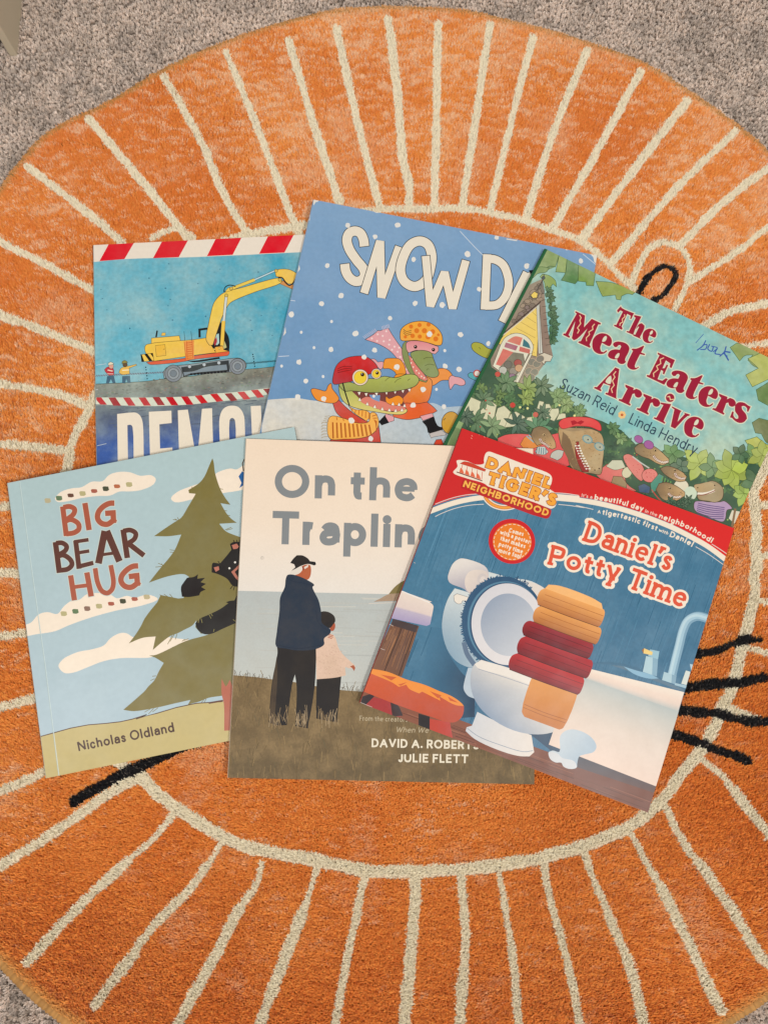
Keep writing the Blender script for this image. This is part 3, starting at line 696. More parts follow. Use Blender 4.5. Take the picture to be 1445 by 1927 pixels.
    for q in (PX(589, 374, 600, 376, 598, 379, 594, 380, 590, 386), PX(1110, 477, 1124, 479, 1122, 496, 1118, 492, 1116, 483), PX(1060, 466, 1072, 469, 1066, 470.5), PX(700, 396, 716, 399.5, 708, 400), PX(560, 512, 563, 498, 564.5, 506), PX(533, 632, 537, 615, 538, 626)): a.poly(q, (232, 226, 214), 0, sm='raw')

def art_forest(a):
    z12, z13, z14, z15, z16 = Z(90, 900, 6.881), Z(0, 840, 4.817), Z(0, 1160, 4.817), Z(220, 1130, 5.558), Z(220, 790, 4.129)
    CL = (246, 230, 210)
    a.poly(PX(0, 780, 700, 780, 700, 1500, 0, 1500), ((100, 850), (178, 202, 202), (240, 1380), (176, 196, 208)), .06)
    a.poly(z13(498, 472, 520, 440, 560, 408, 650, 380, 740, 370, 830, 320, 930, 315, 990, 258, 1080, 231, 1180, 235, 1270, 266, 1370, 261, 1412, 295, 1390, 345, 1280, 395, 1180, 408, 1080, 410, 1000, 445, 880, 450, 740, 468, 600, 500, 520, 502), CL, .03, sm=True, n=4)
    a.poly(z13(200, 1622, 240, 1615, 285, 1595, 350, 1525, 430, 1503, 520, 1520, 580, 1450, 650, 1400, 720, 1390, 790, 1340, 900, 1330, 1000, 1345, 1060, 1378, 1150, 1356, 1220, 1372, 1340, 1345, 1432, 1385, 1300, 1440, 1050, 1490, 800, 1560, 620, 1625, 500, 1676, 350, 1701, 200, 1714), CL, .03, sm=True, n=4)
    a.poly(z14(530, 452, 570, 390, 640, 350, 720, 320, 830, 300, 940, 265, 1000, 200, 1090, 152, 1150, 155, 1210, 190)+z15(260, 360, 420, 370, 640, 400, 760, 420, 480, 560, 330, 600)+z14(1300, 378, 1090, 380, 930, 410, 800, 460, 660, 512, 580, 512), CL, .03, sm=True, n=4)
    a.poly(z16(420, 610, 470, 560, 580, 515, 700, 470, 780, 410, 880, 378, 930, 385, 985, 355, 1060, 360, 1100, 480, 985, 540, 820, 570, 600, 615, 450, 640), CL, .03, sm=True, n=4)
    DOT = {'g': (98, 122, 84), 'b': (104, 64, 46), 'o': (188, 178, 130), 'r': (172, 88, 66), 'd': (66, 66, 40), 'n': (188, 104, 64), 's': (192, 178, 140), 'm': (140, 108, 92)}
    for x, y, k in ((432, 492, 's'), (535, 470, 'g'), (640, 445, 'b'), (748, 428, 'o'), (853, 405, 'r'), (958, 384, 'd'), (1060, 362, 'n'), (1170, 346, 'o'), (578, 1518, 'o'), (683, 1497, 'g'), (790, 1472, 'm'), (897, 1450, 'o'), (1007, 1428, 'r'), (1113, 1405, 'd'), (1220, 1385, 'r'), (1330, 1366, 's')):
        h = 17 if k in 'bnr' else 21
        a.poly(z13(x-30, y-h*.6, x-20, y-h, x+24, y-h*.95, x+31, y+h*.5, x+12, y+h, x-22, y+h*.9), DOT[k], .1)
    # fir tree
    OLV = (126, 114, 60)
    tree = z16(742, 298, 752, 330, 762, 410, 800, 530, 838, 600, 882, 660, 805, 648, 850, 725, 890, 770, 932, 800, 795, 808, 845, 865, 920, 898, 1000, 925, 1100, 960, 1100, 1500)+z15(1400, 900, 1180, 980, 1090, 1000, 960, 1020, 860, 1060, 770, 1085, 730, 1112, 770, 1042, 600, 1080, 420, 1122, 180, 1160, 66, 1146, 280, 960, 330, 900, 390, 838, 440, 740, 490, 655, 400, 600, 338, 577, 400, 572, 480, 540, 720, 425, 960, 355, 1010, 320, 880, 350, 820, 280, 830, 210, 790, 262, 700, 310, 640, 342, 560, 372, 480, 430, 375, 520, 405, 378, 270, 392, 125, 450, 200, 350, 250, 270, 290, 190, 380, 70, 440, 10)+z16(520, 1385, 500, 1300, 560, 1220, 520, 1200, 400, 1216, 248, 1266, 340, 1150, 400, 1080, 450, 1010, 500, 892, 400, 905, 288, 904, 380, 840, 440, 800, 500, 760, 550, 680, 612, 575, 560, 570, 556, 545, 640, 490, 680, 440, 715, 360)
    a.poly(tree, OLV, .1)
    for q in (z16(580, 520, 600, 545), z16(556, 550, 590, 558), z16(450, 770, 490, 790), z16(435, 775, 470, 780), z16(470, 758, 480, 775), z16(410, 1010, 445, 1015), z16(412, 1028, 440, 1030), z16(300, 1145, 350, 1140), z16(320, 1115, 360, 1130), z16(345, 1118, 360, 1140), z16(800, 535, 825, 540), z16(840, 855, 890, 835), z16(850, 858, 900, 845), z16(830, 705, 855, 708), z16(850, 740, 880, 745),
              z15(350, 840, 395, 820), z15(370, 795, 410, 790), z15(530, 460, 580, 365), z15(555, 430, 600, 355), z15(610, 410, 630, 350), z15(290, 1170, 350, 1135), z15(330, 1190, 385, 1130), z15(370, 1170, 430, 1125), z15(870, 1085, 910, 1040), z15(905, 1080, 935, 1030), z15(680, 430, 710, 405), z15(700, 420, 750, 400), z16(332, 1360, 400, 1390), z16(365, 1355, 420, 1392), z16(410, 1355, 440, 1390)):
        a.line(q, 1.1, OLV, sm=False)
    a.poly(z16(480, 1390, 340, 1362, 300, 1445, 480, 1445), OLV, .1)
    # meadow, trunk, name
    gr = z14(340, 1096, 370, 1090, 640, 1015, 800, 985, 960, 972, 1090, 957, 1200, 933, 1330, 892)+z15(200, 1242, 420, 1182, 620, 1122, 830, 1078, 1100, 1060, 1300, 1035, 2300, 900, 2300, 2000, -1600, 2200)
    a.poly(gr, (196, 178, 118), .06)
    a.line(gr[:13], 1.7, (84, 52, 36), sm=False)
    a.line(z15(960, 1075, 1110, 1050), 3.2, (96, 58, 42), sm=False)
    a.poly(z15(1095, 820, 1135, 900, 1150, 890, 1180, 830, 1205, 900, 1215, 1000, 1205, 1360, 1122, 1365, 1118, 1080, 1095, 980), (180, 98, 74), .08)
    a.poly(z15(70, 1146, 180, 1160, 420, 1122, 420, 1100, 280, 960), OLV, .1)
    # bear looking round the tree
    BK = (22, 12, 12); PKB = (186, 116, 98)
    a.poly(z16(878, 965, 905, 950, 960, 950, 1100, 960, 1150, 1200, 1000, 1420, 850, 1445, 900, 1420, 960, 1300, 900, 1290, 860, 1240, 820, 1215, 770, 1195, 736, 1186, 740, 1120, 750, 1110, 800, 1118, 850, 1060, 890, 1010), BK, .03)
    a.poly(z16(892, 975, 930, 962, 948, 985, 935, 1000, 905, 1006), PKB); a.poly(z16(752, 1148, 790, 1138, 796, 1165, 768, 1182), PKB)
    for p in z16(918, 1108, 874, 1154): a.ell(p, 1.9, 1.9, (240, 236, 226), n=10)
    a.poly(z16(948, 1125, 990, 1130, 990, 1260, 940, 1248, 888, 1182, 915, 1160), PKB); a.poly(z16(955, 1150, 990, 1150, 990, 1230, 940, 1222, 915, 1182), BK)
    for q in (z16(900, 1290, 880, 1315), z16(915, 1290, 905, 1325), z16(800, 1118, 785, 1098), z16(915, 955, 905, 935), z16(935, 950, 930, 932), z16(952, 950, 955, 935)): a.line(q, 1.4, BK, sm=False)
    a.poly(z16(545, 1228, 600, 1220, 630, 1200, 625, 1235, 685, 1228, 650, 1262, 692, 1275, 655, 1300, 690, 1320, 650, 1340, 640, 1365, 560, 1378, 505, 1375, 498, 1300, 520, 1262), BK, .03)
    a.poly(z15(1260, 0, 1180, 5, 1140, 20, 1165, 30, 1080, 90, 960, 150, 870, 190, 820, 240, 840, 300, 900, 350, 980, 352, 1100, 300, 1250, 235, 1500, 150, 1500, 0), BK, .03)
    for q in (z15(850, 235, 860, 195), z15(892, 235, 880, 190), z15(985, 190, 965, 150), z15(1000, 165, 985, 140), z15(1240, 220, 1215, 200), z15(1010, 330, 1018, 300)): a.line(q, 1.0, (150, 140, 80), sm=False)
    a.poly(z16(945, 440, 972, 400, 1010, 420, 1010, 490, 950, 530, 968, 490), (40, 98, 160)); a.line(z16(990, 305, 975, 340, 985, 400), 2.2, (96, 84, 70), sm=False)
    # brush lettering
    def br(pts, w, c, sm=False): a.line(pts, w, c, sm=sm)
    R1, R2 = (172, 90, 66), (96, 56, 46)
    L = [(R1, [(z12(192, 365, 240, 748), 10), (z12(200, 378, 200, 378, 285, 366, 345, 400, 335, 460, 230, 545, 230, 545), 9.6), (z12(215, 560, 215, 560, 300, 535, 395, 590, 400, 660, 340, 705, 238, 722, 238, 722), 9.6),
               (z12(480, 320, 535, 672), 10.4), (z12(862, 322, 800, 325, 720, 365, 655, 440, 645, 520, 690, 580, 770, 596, 850, 545, 850, 545, 845, 448, 845, 448, 742, 455, 742, 455), 10.4),
               (z12(295, 1258, 345, 1582), 10.2), (z12(505, 1220, 562, 1532), 10.4), (z12(320, 1412, 545, 1384), 7.4),
               (z12(612, 1165, 612, 1165, 645, 1350, 700, 1460, 770, 1488, 830, 1440, 850, 1350, 815, 1125, 815, 1125), 9.2),
               (z12(1170, 1135, 1100, 1142, 1020, 1190, 955, 1270, 950, 1340, 1000, 1400, 1080, 1412, 1160, 1360, 1160, 1360, 1152, 1262, 1152, 1262, 1048, 1275, 1048, 1275), 10.4)]),
         (R2, [(z12(98, 826, 150, 1226), 10.4), (z12(105, 842, 105, 842, 185, 838, 242, 880, 232, 930, 130, 1000, 130, 1000), 9.2), (z12(120, 1015, 120, 1015, 200, 995, 295, 1060, 312, 1120, 260, 1175, 148, 1195, 148, 1195), 9.4),
               (z12(360, 806, 405, 1174), 9.6), (z12(340, 825, 528, 796), 7.0), (z12(380, 968, 537, 942), 6.6), (z12(395, 1145, 590, 1096), 8.4),
               (z12(738, 682, 655, 1104), 12.8), (z12(762, 682, 928, 1078), 13.0), (z12(690, 992, 870, 968), 6.0),
               (z12(975, 664, 1030, 1034), 10.6), (z12(975, 684, 975, 684, 1070, 672, 1138, 715, 1125, 780, 1060, 830, 1000, 855, 1000, 855), 9.2), (z12(1050, 850, 1246, 1002), 10)])]
    for c_, sts in L:
        for pts, w in sts: a.line(pts, w+2.6, (206, 214, 204), sm=len(pts) > 2, ext=1.2)
    for c_, sts in L:
        for pts, w in sts: br(pts, w, c_, sm=len(pts) > 2)
    a.text('Nicholas Oldland', [(148.4, 1414.6), (328.9, 1377.6)], 19.0, 3.3, (72, 44, 30), sp=12, cap='r', wig=.25)
    for q, c_, w in ((PX(36, 905, 60, 1080, 84, 1250, 110, 1460), (166, 184, 182), .7), (PX(37.2, 905, 61.2, 1080, 85.2, 1250, 111.2, 1460), (206, 222, 220), 1.0)): a.line(q, w, c_, sm=False)

def art_garden(a):
    z9, zb, z23, z24, z25 = Z(830, 460, 5.161), Z(1040, 540, 3.568), Z(840, 700, 4.983), Z(1110, 780, 4.313), Z(1245, 820, 6.425)
    z26, z27 = Z(1040, 560, 7.225), Z(1200, 660, 6.283)
    DK = (70, 60, 50); CR = (226, 222, 196)
    a.poly(PX(760, 440, 1560, 440, 1560, 1220, 760, 1220), ((1060, 560), (128, 190, 190), (1380, 860), (138, 194, 192)), .6)
    # leaves framing the top and the right
    G1, G2, G3, G4 = (128, 152, 84), (92, 130, 74), (176, 182, 82), (70, 108, 76)
    LN = (72, 100, 60)
    a.poly(z9(900, 20, 1010, 36, 1150, 90, 1145, 120, 1110, 215, 1040, 245, 990, 215, 960, 262, 905, 300, 862, 392, 790, 430, 700, 640, 560, 900, 540, 700), G2, .5)
    a.poly(z9(1010, 40, 1148, 92, 1110, 215, 1050, 208, 1010, 232, 930, 225), (122, 150, 80), .5, line=LN, lw=.9)
    a.poly(z9(1148, 90, 1222, 130, 1208, 272, 1112, 264), (140, 164, 88), .5, line=LN, lw=.9)
    a.poly(z9(1222, 128, 1335, 180, 1325, 350, 1300, 380, 1165, 345, 1208, 270), (96, 136, 84), .5, line=LN, lw=.9)
    a.poly(z9(1335, 180, 1500, 250, 1480, 400, 1410, 396, 1405, 362, 1330, 355), (126, 156, 82), .5, line=LN, lw=.9)
    a.poly(zb(290, -40, 400, -30, 560, 28, 535, 50, 500, 44, 462, 60, 456, 86, 428, 82, 420, 52, 335, 62, 318, 30), (146, 164, 84), .5, line=LN, lw=.9)
    a.poly(z9(985, 285, 1050, 300, 1110, 350, 1120, 410, 1085, 380, 1050, 430, 1010, 420, 1000, 360, 960, 310), (140, 164, 86), .4, line=LN, lw=.9)
    a.poly(z9(870, 250, 960, 215, 1050, 225, 1020, 265, 940, 280, 880, 330, 820, 340), (112, 144, 76), .4, line=LN, lw=.9)
    for q, c_ in ((zb(1190, 405, 1235, 375, 1330, 400, 1445, 480, 1445, 560, 1350, 530, 1310, 490, 1345, 455, 1290, 460, 1255, 496, 1215, 440), (136, 156, 88)), (zb(1310, 480, 1400, 440, 1700, 600, 1700, 900, 1445, 620, 1340, 670, 1295, 590, 1380, 545), (178, 184, 88)), (zb(1445, 640, 1365, 690, 1380, 760, 1445, 795, 1700, 900, 1700, 700), (110, 136, 82)), (zb(1338, 910, 1385, 880, 1445, 895, 1700, 960, 1700, 1300, 1445, 1050, 1430, 1040, 1400, 985, 1360, 980), (112, 120, 76)), (zb(1290, 1030, 1370, 1005, 1445, 1060, 1700, 1100, 1700, 1300, 1445, 1200, 1340, 1100), (184, 188, 80))):
        a.poly(q, c_, .45, line=LN, lw=.9)
    # hedge and garden at the bottom
    a.poly(z9(520, 900, 490, 1180, 600, 1220, 740, 1340, 900, 1300, 1000, 1330, 1080, 1440)+z23(1160, 290, 1280, 400)+zb(330, 900, 460, 960, 560, 1060)+z24(560, 290, 700, 330, 1000, 400, 1200, 330, 1445, 300, 1600, 700, 1300, 1100, 900, 1400, -600, 1200)+PX(780, 1000, 800, 850, 880, 720), (56, 88, 66), .10, sm='raw')
    for i in range(80):
        x, y = random.uniform(850, 1120), 0
        y = 735+(x-880)*.42+random.uniform(-34, 40)
        leaves(a, (x, y), random.uniform(8, 16), 7, random.choice([(66, 102, 74), (84, 120, 78), (52, 84, 66), (108, 136, 78), (72, 110, 70)]), wd=.42, line=None if i % 2 else (54, 78, 58), m=.15)
    for i in range(60):
        x = random.uniform(1100, 1420); y = 800+(x-1100)*.34+random.uniform(0, 90)
        leaves(a, (x, y), random.uniform(7, 13), 6, random.choice([(60, 94, 70), (80, 116, 74), (48, 78, 62), (70, 104, 72)]), wd=.42, line=None, m=.1)
    # cottage
    a.poly(z9(985, 330, 1000, 450, 1040, 850, 1085, 1080, 1000, 1165, 900, 1300, 820, 1400, 740, 1360, 490, 1190, 470, 1060, 550, 950, 660, 760, 720, 650, 800, 440, 860, 390), (146, 124, 110), .3)
    for i in range(40):
        t = random.random(); x = 690+t*280+random.uniform(-20, 30); y = 740-t*380+random.uniform(-10, 120)
        if y < 880 - (x-600)*.85: a.ell(z9(x, y)[0], random.uniform(4, 7), random.uniform(3, 5), random.choice([(126, 108, 98), (160, 138, 120), (136, 116, 112)]), ang=random.uniform(-40, 20), m=.2, n=8, line=DK, lw=.6)
    a.poly(z9(985, 345, 1005, 460, 985, 480, 965, 430), (120, 106, 100), .2, line=DK, lw=.6)
    for i in range(9): a.line(z9(968+i*6, 480+i*62, 1006+i*9, 472+i*62), .8, DK, sm=False)
    a.poly(z9(955, 590, 945, 800, 930, 1090, 860, 1070, 700, 1020, 560, 965, 600, 890), (238, 208, 112), .12, line=DK, lw=.7)
    for i in range(6): a.line(z9(880-i*52, 650+i*52, 925-i*4, 690+i*72), .8, (176, 150, 84), sm=False)
    a.line(z9(968, 552, 780, 710, 600, 868), 1.8, (70, 56, 52), sm=False); a.line(z9(958, 580, 780, 735, 590, 890), 1.6, (226, 216, 190), sm=False)
    a.poly(z9(955, 575, 985, 1055, 945, 1060, 925, 600), (206, 206, 194), .1, line=DK, lw=.6); a.line(z9(955, 590, 962, 1050), .7, DK, sm=False)
    a.poly(z9(945, 1075, 1000, 1050, 1085, 1082, 1060, 1135, 1010, 1135, 1000, 1165, 960, 1120), (214, 204, 182), .1, line=DK, lw=.8)
    a.poly(z9(600, 930, 640, 890, 720, 860, 800, 875, 860, 920, 895, 990, 880, 1060, 850, 1060, 720, 1340, 500, 1180), (226, 222, 200), .1, sm=False, line=DK, lw=.8)
    a.poly(z9(655, 925, 720, 890, 790, 905, 765, 980, 640, 940), (216, 124, 108), .3); a.poly(z9(800, 915, 850, 960, 868, 1010, 790, 985), (70, 120, 128), .3)
    a.poly(z9(628, 950, 745, 985, 725, 1030, 612, 995), (170, 96, 120), .3); a.poly(z9(765, 990, 866, 1020, 858, 1060, 755, 1035), (206, 110, 100), .3)
    a.poly(z9(600, 1010, 700, 1045, 640, 1110, 580, 1180, 530, 1165), (214, 100, 92), .3); a.poly(z9(700, 1045, 800, 1060, 810, 1160, 700, 1310, 560, 1200), (120, 112, 98), .3)
    for x, y, c_ in ((650, 1165, (110, 104, 98)), (745, 1150, (170, 70, 70)), (700, 1230, (150, 140, 130)), (755, 1200, (206, 160, 120)), (690, 1290, (150, 110, 140)), (600, 1220, (190, 190, 180))): a.ell(z9(x, y)[0], 7.5, 7, c_, m=.2, n=10, line=DK, lw=.6)
    for x, y in ((880, 1140), (930, 1160), (850, 1230), (905, 1240), (870, 1290), (820, 1320), (960, 1110), (790, 1370)): a.ell(z9(x, y)[0], 8, 6.5, (122, 116, 108), ang=-20, m=.3, n=9, line=(196, 176, 150), lw=.9)
    a.poly(z9(862, 1060, 885, 1060, 745, 1345, 720, 1330), (228, 222, 200), .05, line=DK, lw=.6)
    a.line(z9(1000, 285, 992, 330, 930, 445), 1.4, (70, 66, 64), sm=False); a.ell(z9(993, 322)[0], 3.2, 3.2, (90, 100, 100), line=DK, lw=.6)
    a.poly(z9(870, 490, 905, 455, 938, 475, 930, 515, 890, 520), (238, 210, 110), line=DK, lw=.7)
    for x, y, r in ((1030, 460, 12), (1050, 520, 12), (1060, 640, 13), (1075, 720, 13), (1080, 790, 14), (1075, 860, 14), (1070, 920, 12)): leaves(a, z9(x, y)[0], r, 6, (72, 110, 78), a0=-90, span=230, wd=.55)
    # picket fence, plants
    for q in (z23(185, 310, 230, 235, 330, 280, 300, 420, 160, 380), z23(300, 420, 330, 285, 400, 262, 470, 310, 440, 470), z23(440, 470, 480, 340, 540, 315, 602, 375, 545, 520), z23(545, 520, 600, 400, 650, 370, 735, 420, 720, 500), z23(730, 470, 740, 430, 800, 420, 840, 450, 800, 500), z23(890, 400, 930, 300, 965, 300, 985, 340, 930, 430), z23(930, 430, 985, 345, 1050, 340, 1055, 380, 1010, 460), z23(845, 350, 870, 270, 915, 280, 890, 350), z23(1030, 450, 1060, 385, 1115, 390, 1120, 430)):
        a.poly(q, (216, 212, 178), .25, line=(130, 130, 100), lw=.8)
    for x, y, r, c_ in ((270, 470, 26, (84, 120, 84)), (430, 510, 24, (128, 156, 112)), (660, 490, 24, (58, 92, 78)), (760, 160, 26, (140, 164, 84)), (740, 250, 18, (150, 172, 90)), (860, 530, 30, (70, 128, 92)), (1060, 240, 24, (112, 150, 88)), (1110, 310, 20, (124, 156, 92)), (180, 420, 20, (52, 84, 70)), (900, 380, 18, (66, 100, 78)), (350, 260, 22, (84, 120, 84)), (1230, 370, 16, (104, 140, 84)), (890, 130, 22, (72, 108, 76)), (560, 100, 26, (80, 118, 78))):
        leaves(a, z23(x, y)[0], r, 8, c_, a0=-150, span=300, wd=.36)
    for x, y in ((620, 310), (835, 400), (480, 20)): a.ell(z23(x, y)[0], 5, 5, (200, 50, 44), m=.3, n=9)
    for x, y in ((1060, 310), (1200, 410), (760, 340), (690, 330)): a.ell(z23(x, y)[0], 2.4, 2.4, (232, 226, 150), n=8)
    a.poly(z23(0, 700, 100, 450, 160, 480, 140, 520, 80, 690), (124, 158, 92), .3)
    for i in range(60):
        x = random.uniform(880, 1420); y = 745+(x-880)*.36+random.uniform(-14, 60)
        a.ell((x, y), random.uniform(.9, 2.0), random.uniform(.9, 1.7), random.choice([(232, 228, 196), (226, 214, 150), (198, 60, 50), (170, 190, 110), (150, 176, 100)]), n=7)
    for x, y, r, c_ in ((400, 950, 13, (96, 134, 88)), (455, 1015, 12, (112, 146, 88)), (30, 740, 14, (110, 144, 86)), (90, 790, 13, (130, 156, 92)), (180, 840, 12, (104, 140, 84)), (800, 1120, 14, (104, 148, 84))): leaves(a, zb(x, y)[0], r*1.2, 7, c_, a0=-160, span=320, wd=.5)
    # big leafy plants to the right
    for x, y, r, k, c_ in ((890, 395, 34, 6, (168, 184, 84)), (990, 430, 26, 5, (92, 134, 84)), (1150, 450, 38, 8, (166, 184, 80)), (1330, 330, 24, 6, (104, 140, 80)), (1220, 320, 22, 5, (72, 110, 76)), (1250, 640, 26, 7, (150, 176, 78)), (1330, 550, 30, 5, (72, 110, 72)), (670, 320, 24, 6, (96, 140, 84)), (740, 420, 20, 5, (66, 100, 80)), (1400, 330, 28, 6, (170, 184, 84))):
        leaves(a, z24(x, y)[0], r, k, c_, wd=.62, a0=random.uniform(0, 60))
    # reptile guests
    SK = (160, 130, 94); SK2 = (184, 150, 106); PK = (226, 92, 92); OLN = (84, 66, 50)
    a.poly(z23(480, 620, 560, 588, 720, 580, 900, 600, 1060, 570, 1080, 700, 1200, 850, 1100, 900, 480, 700), PK, .15, line=OLN, lw=.9)
    a.poly(z24(40, 480, 140, 400, 270, 440, 300, 560, 380, 620, 200, 640), (224, 110, 106), .2, line=OLN, lw=.9)
    a.poly(z24(190, 500, 260, 505, 300, 560, 290, 620, 170, 560), SK, .2, line=OLN, lw=.8); a.ell(z24(300, 470)[0], 9, 11, (216, 210, 176), ang=30, line=OLN, lw=.8)
    a.poly(z24(130, 420, 180, 370, 260, 370, 290, 430, 200, 450), (206, 206, 180), .1, line=OLN, lw=.7)
    a.poly(z23(1060, 500, 1160, 520, 1380, 540, 1445, 600, 1460, 900, 1440, 960, 1340, 950, 1240, 960, 1160, 880, 1130, 780, 1070, 680), SK, .35, sm=True, line=OLN, lw=1.1)
    a.poly(zb(40, 960, 130, 970, 270, 960, 330, 1000, 330, 1180, 300, 1230, 150, 1220, 90, 1100), SK2, .4, sm=True)
    a.poly(z23(1080, 690, 1110, 760, 1170, 870, 1240, 950, 1300, 960, 1230, 860, 1190, 740, 1150, 620, 1090, 560), (132, 106, 78), .1)
    a.poly(z23(1212, 655, 1240, 652, 1246, 740, 1290, 850, 1335, 900, 1330, 940, 1270, 935, 1222, 830, 1206, 740), (156, 52, 50), .05, line=OLN, lw=.8)
    for i in range(10):
        x, y = 1243+i*9+max(0, i-3)*3, 690+i*24
        a.poly(z23(x+4, y-9, x+7, y+9, x-22, y+4), (244, 238, 224), sm='raw'); a.poly(z23(x-40, y-6, x-36, y+12, x-18, y), (244, 238, 224), sm='raw')
    for i in range(60):
        a.ell((random.uniform(1068, 1128), random.uniform(812, 880)), random.uniform(.6, 1.6), random.uniform(.5, 1.1), random.choice([(168, 134, 92), (198, 164, 116), (150, 118, 80)]), m=.1, n=7)
    for p in z23(1390, 920, 1430, 905): a.ell(p, 1.4, 1.4, (70, 46, 36), n=8)
    for c_ in (zb(232, 1022)[0], zb(312, 1072)[0]):
        a.ell(c_, 10.5, 7.6, (122, 158, 160), ang=30); a.ell(c_, 8.2, 5.6, (176, 180, 160), ang=30); a.ell((c_[0]+1, c_[1]+1), 1.4, 1.4, (50, 36, 30), n=8)
    a.line(zb(262, 1042, 288, 1050), 1.6, (90, 130, 136), sm=False)
    a.poly(zb(40, 915, 70, 885, 170, 872, 270, 885, 318, 920, 322, 965, 250, 940, 150, 935, 60, 950), (226, 70, 72), .12, sm=True, line=(140, 40, 44), lw=1)
    a.poly(zb(120, 900, 145, 895, 165, 908, 190, 895, 212, 905, 185, 925, 165, 918, 130, 930), (176, 40, 50))
    def head(pts, mouth, eye, teeth=5):
        c_ = np.mean(pts, 0); dv = np.array(mouth[-1])-np.array(eye); dv = dv/np.hypot(*dv)
        a.poly(pts, (tuple(c_-dv*14), (132, 106, 78), tuple(c_+dv*14), (198, 162, 114)), .12, line=OLN, lw=1.0)
        a.ell((eye[0]-.5, eye[1]-.5), 3.0, 2.6, (206, 176, 130), line=OLN, lw=.5)
        for k in (0, 1): a.ell(tuple(np.array(mouth[-1])-dv*(2+3*k)+np.array([dv[1], -dv[0]])*5), .8, .7, (70, 48, 36), n=7)
        for i in range(14):
            p = pts[random.randrange(len(pts))]; t = random.uniform(.1, .8); a.ell((c_[0]+(p[0]-c_[0])*t, c_[1]+(p[1]-c_[1])*t), random.uniform(.5, 1.1), .7, (132, 104, 74), n=7)
        a.line(mouth, 5.0, (120, 60, 50)); a.line(mouth, 3.6, (240, 230, 212)); M = smooth(mouth, False, 3)
        for p, q in zip(M[:-1], M[1:]): a.line([tuple(p+(0, -1.8)), tuple(q+(0, 1.8))], .7, (130, 60, 52), sm=False)
        a.ell(eye, 1.5, 1.5, (40, 28, 22), n=8)
    a.poly(z23(690, 680, 730, 610, 800, 600, 900, 680, 820, 715, 720, 715), (226, 140, 66), .1, line=OLN, lw=.8)
    for q in (z23(750, 600, 820, 660), z23(770, 590, 840, 650)): a.line(q, 2.4, (150, 180, 186), sm=False)
    a.poly(z23(830, 745, 860, 700, 920, 700, 955, 750, 920, 775, 850, 770), (206, 214, 206), line=OLN, lw=.7)
    for i in range(5): a.line(z23(850+i*20, 705+i*2, 842+i*22, 765+i*2), 1.6, (70, 120, 136), sm=False)
    head(z23(790, 590, 815, 530, 870, 510, 940, 530, 985, 590, 1020, 660, 1025, 710, 990, 725, 940, 700, 900, 670, 850, 690, 810, 640), z23(875, 625, 890, 655, 930, 680, 960, 705), z23(915, 590)[0])
    a.poly(z23(985, 760, 1040, 730, 1100, 740, 1080, 800, 1040, 830, 970, 800), (196, 196, 184), .2, line=OLN, lw=.8)
    head(z24(360, 270, 400, 235, 470, 240, 540, 270, 640, 360, 640, 390, 590, 410, 540, 395, 480, 360, 420, 340, 370, 310), z24(515, 335, 540, 365, 590, 388, 635, 382), z24(530, 292)[0])
    for c_, r in ((z24(395, 200)[0], 8.5), (z24(478, 245)[0], 9.5)): a.ell(c_, r, r*.8, (164, 92, 156), ang=30, m=.1, line=(100, 56, 100), lw=.8)
    a.poly(z24(270, 340, 310, 320, 400, 380, 440, 450, 420, 540, 330, 460), (226, 116, 112), .2, sm=True, line=OLN, lw=.9); a.ell(z24(485, 495)[0], 15, 13, (228, 120, 116), m=.2, line=OLN, lw=.9)
    for i in range(26):
        x, y = random.uniform(290, 540), 0; y = 370+(x-290)*.5+random.uniform(-25, 60)
        a.ell(z24(x, y)[0], .7, .7, (180, 60, 66), n=6)
    a.line(z24(345, 340, 410, 390, 480, 435), 2.4, (196, 200, 190), sm=False)
    a.poly(z24(390, 580, 440, 560, 490, 590, 480, 640, 400, 630), (60, 84, 120), .2, line=OLN, lw=.7); a.poly(z24(490, 560, 560, 480, 600, 500, 570, 590, 500, 640), (66, 140, 122), .2, line=OLN, lw=.7)
    a.ell(z24(740, 580)[0], 14, 12, (224, 216, 190), m=.1, line=OLN, lw=.8); a.ell(z24(815, 640)[0], 12, 13, (206, 220, 196), m=.1)
    head(z24(570, 440, 620, 418, 680, 430, 760, 475, 785, 505, 770, 540, 720, 545, 660, 520, 600, 480), z24(690, 475, 700, 500, 740, 520, 772, 518), z24(690, 452)[0])
    for i in range(4): a.line(z24(590+i*22, 505+i*12, 580+i*24, 540+i*10), 2, (110, 160, 90), sm=False)
    head(z24(535, 610, 560, 560, 620, 550, 700, 580, 770, 630, 770, 660, 700, 700, 640, 705, 580, 680), z24(635, 640, 660, 662, 700, 672, 740, 665), z24(650, 598)[0])
    for i in range(3): a.line(z24(500+i*12, 610+i*18, 560+i*12, 690+i*10), 1.6, (196, 84, 70), sm=False)
    a.poly(z25(400, 800, 480, 790, 560, 800, 700, 800, 760, 790, 850, 880, 790, 900, 770, 1000, 740, 1040, 560, 980, 400, 900), (178, 148, 186), .15, sm=True, line=OLN, lw=1)
    for i in range(7): a.line(z25(440-i*8+i*i, 815+i*22, 560, 840+i*26, 760-i*2, 870+i*22), 1.5, (104, 86, 130))
    a.poly(z25(390, 600, 460, 580, 540, 565, 600, 545, 680, 570, 740, 640, 730, 760, 650, 805, 560, 790, 450, 770, 430, 730, 440, 690), SK, .3, sm=True, line=OLN, lw=1)
    a.poly(z25(395, 600, 470, 580, 580, 560, 640, 600, 600, 660, 500, 680, 420, 670), SK2, .3, sm=True)
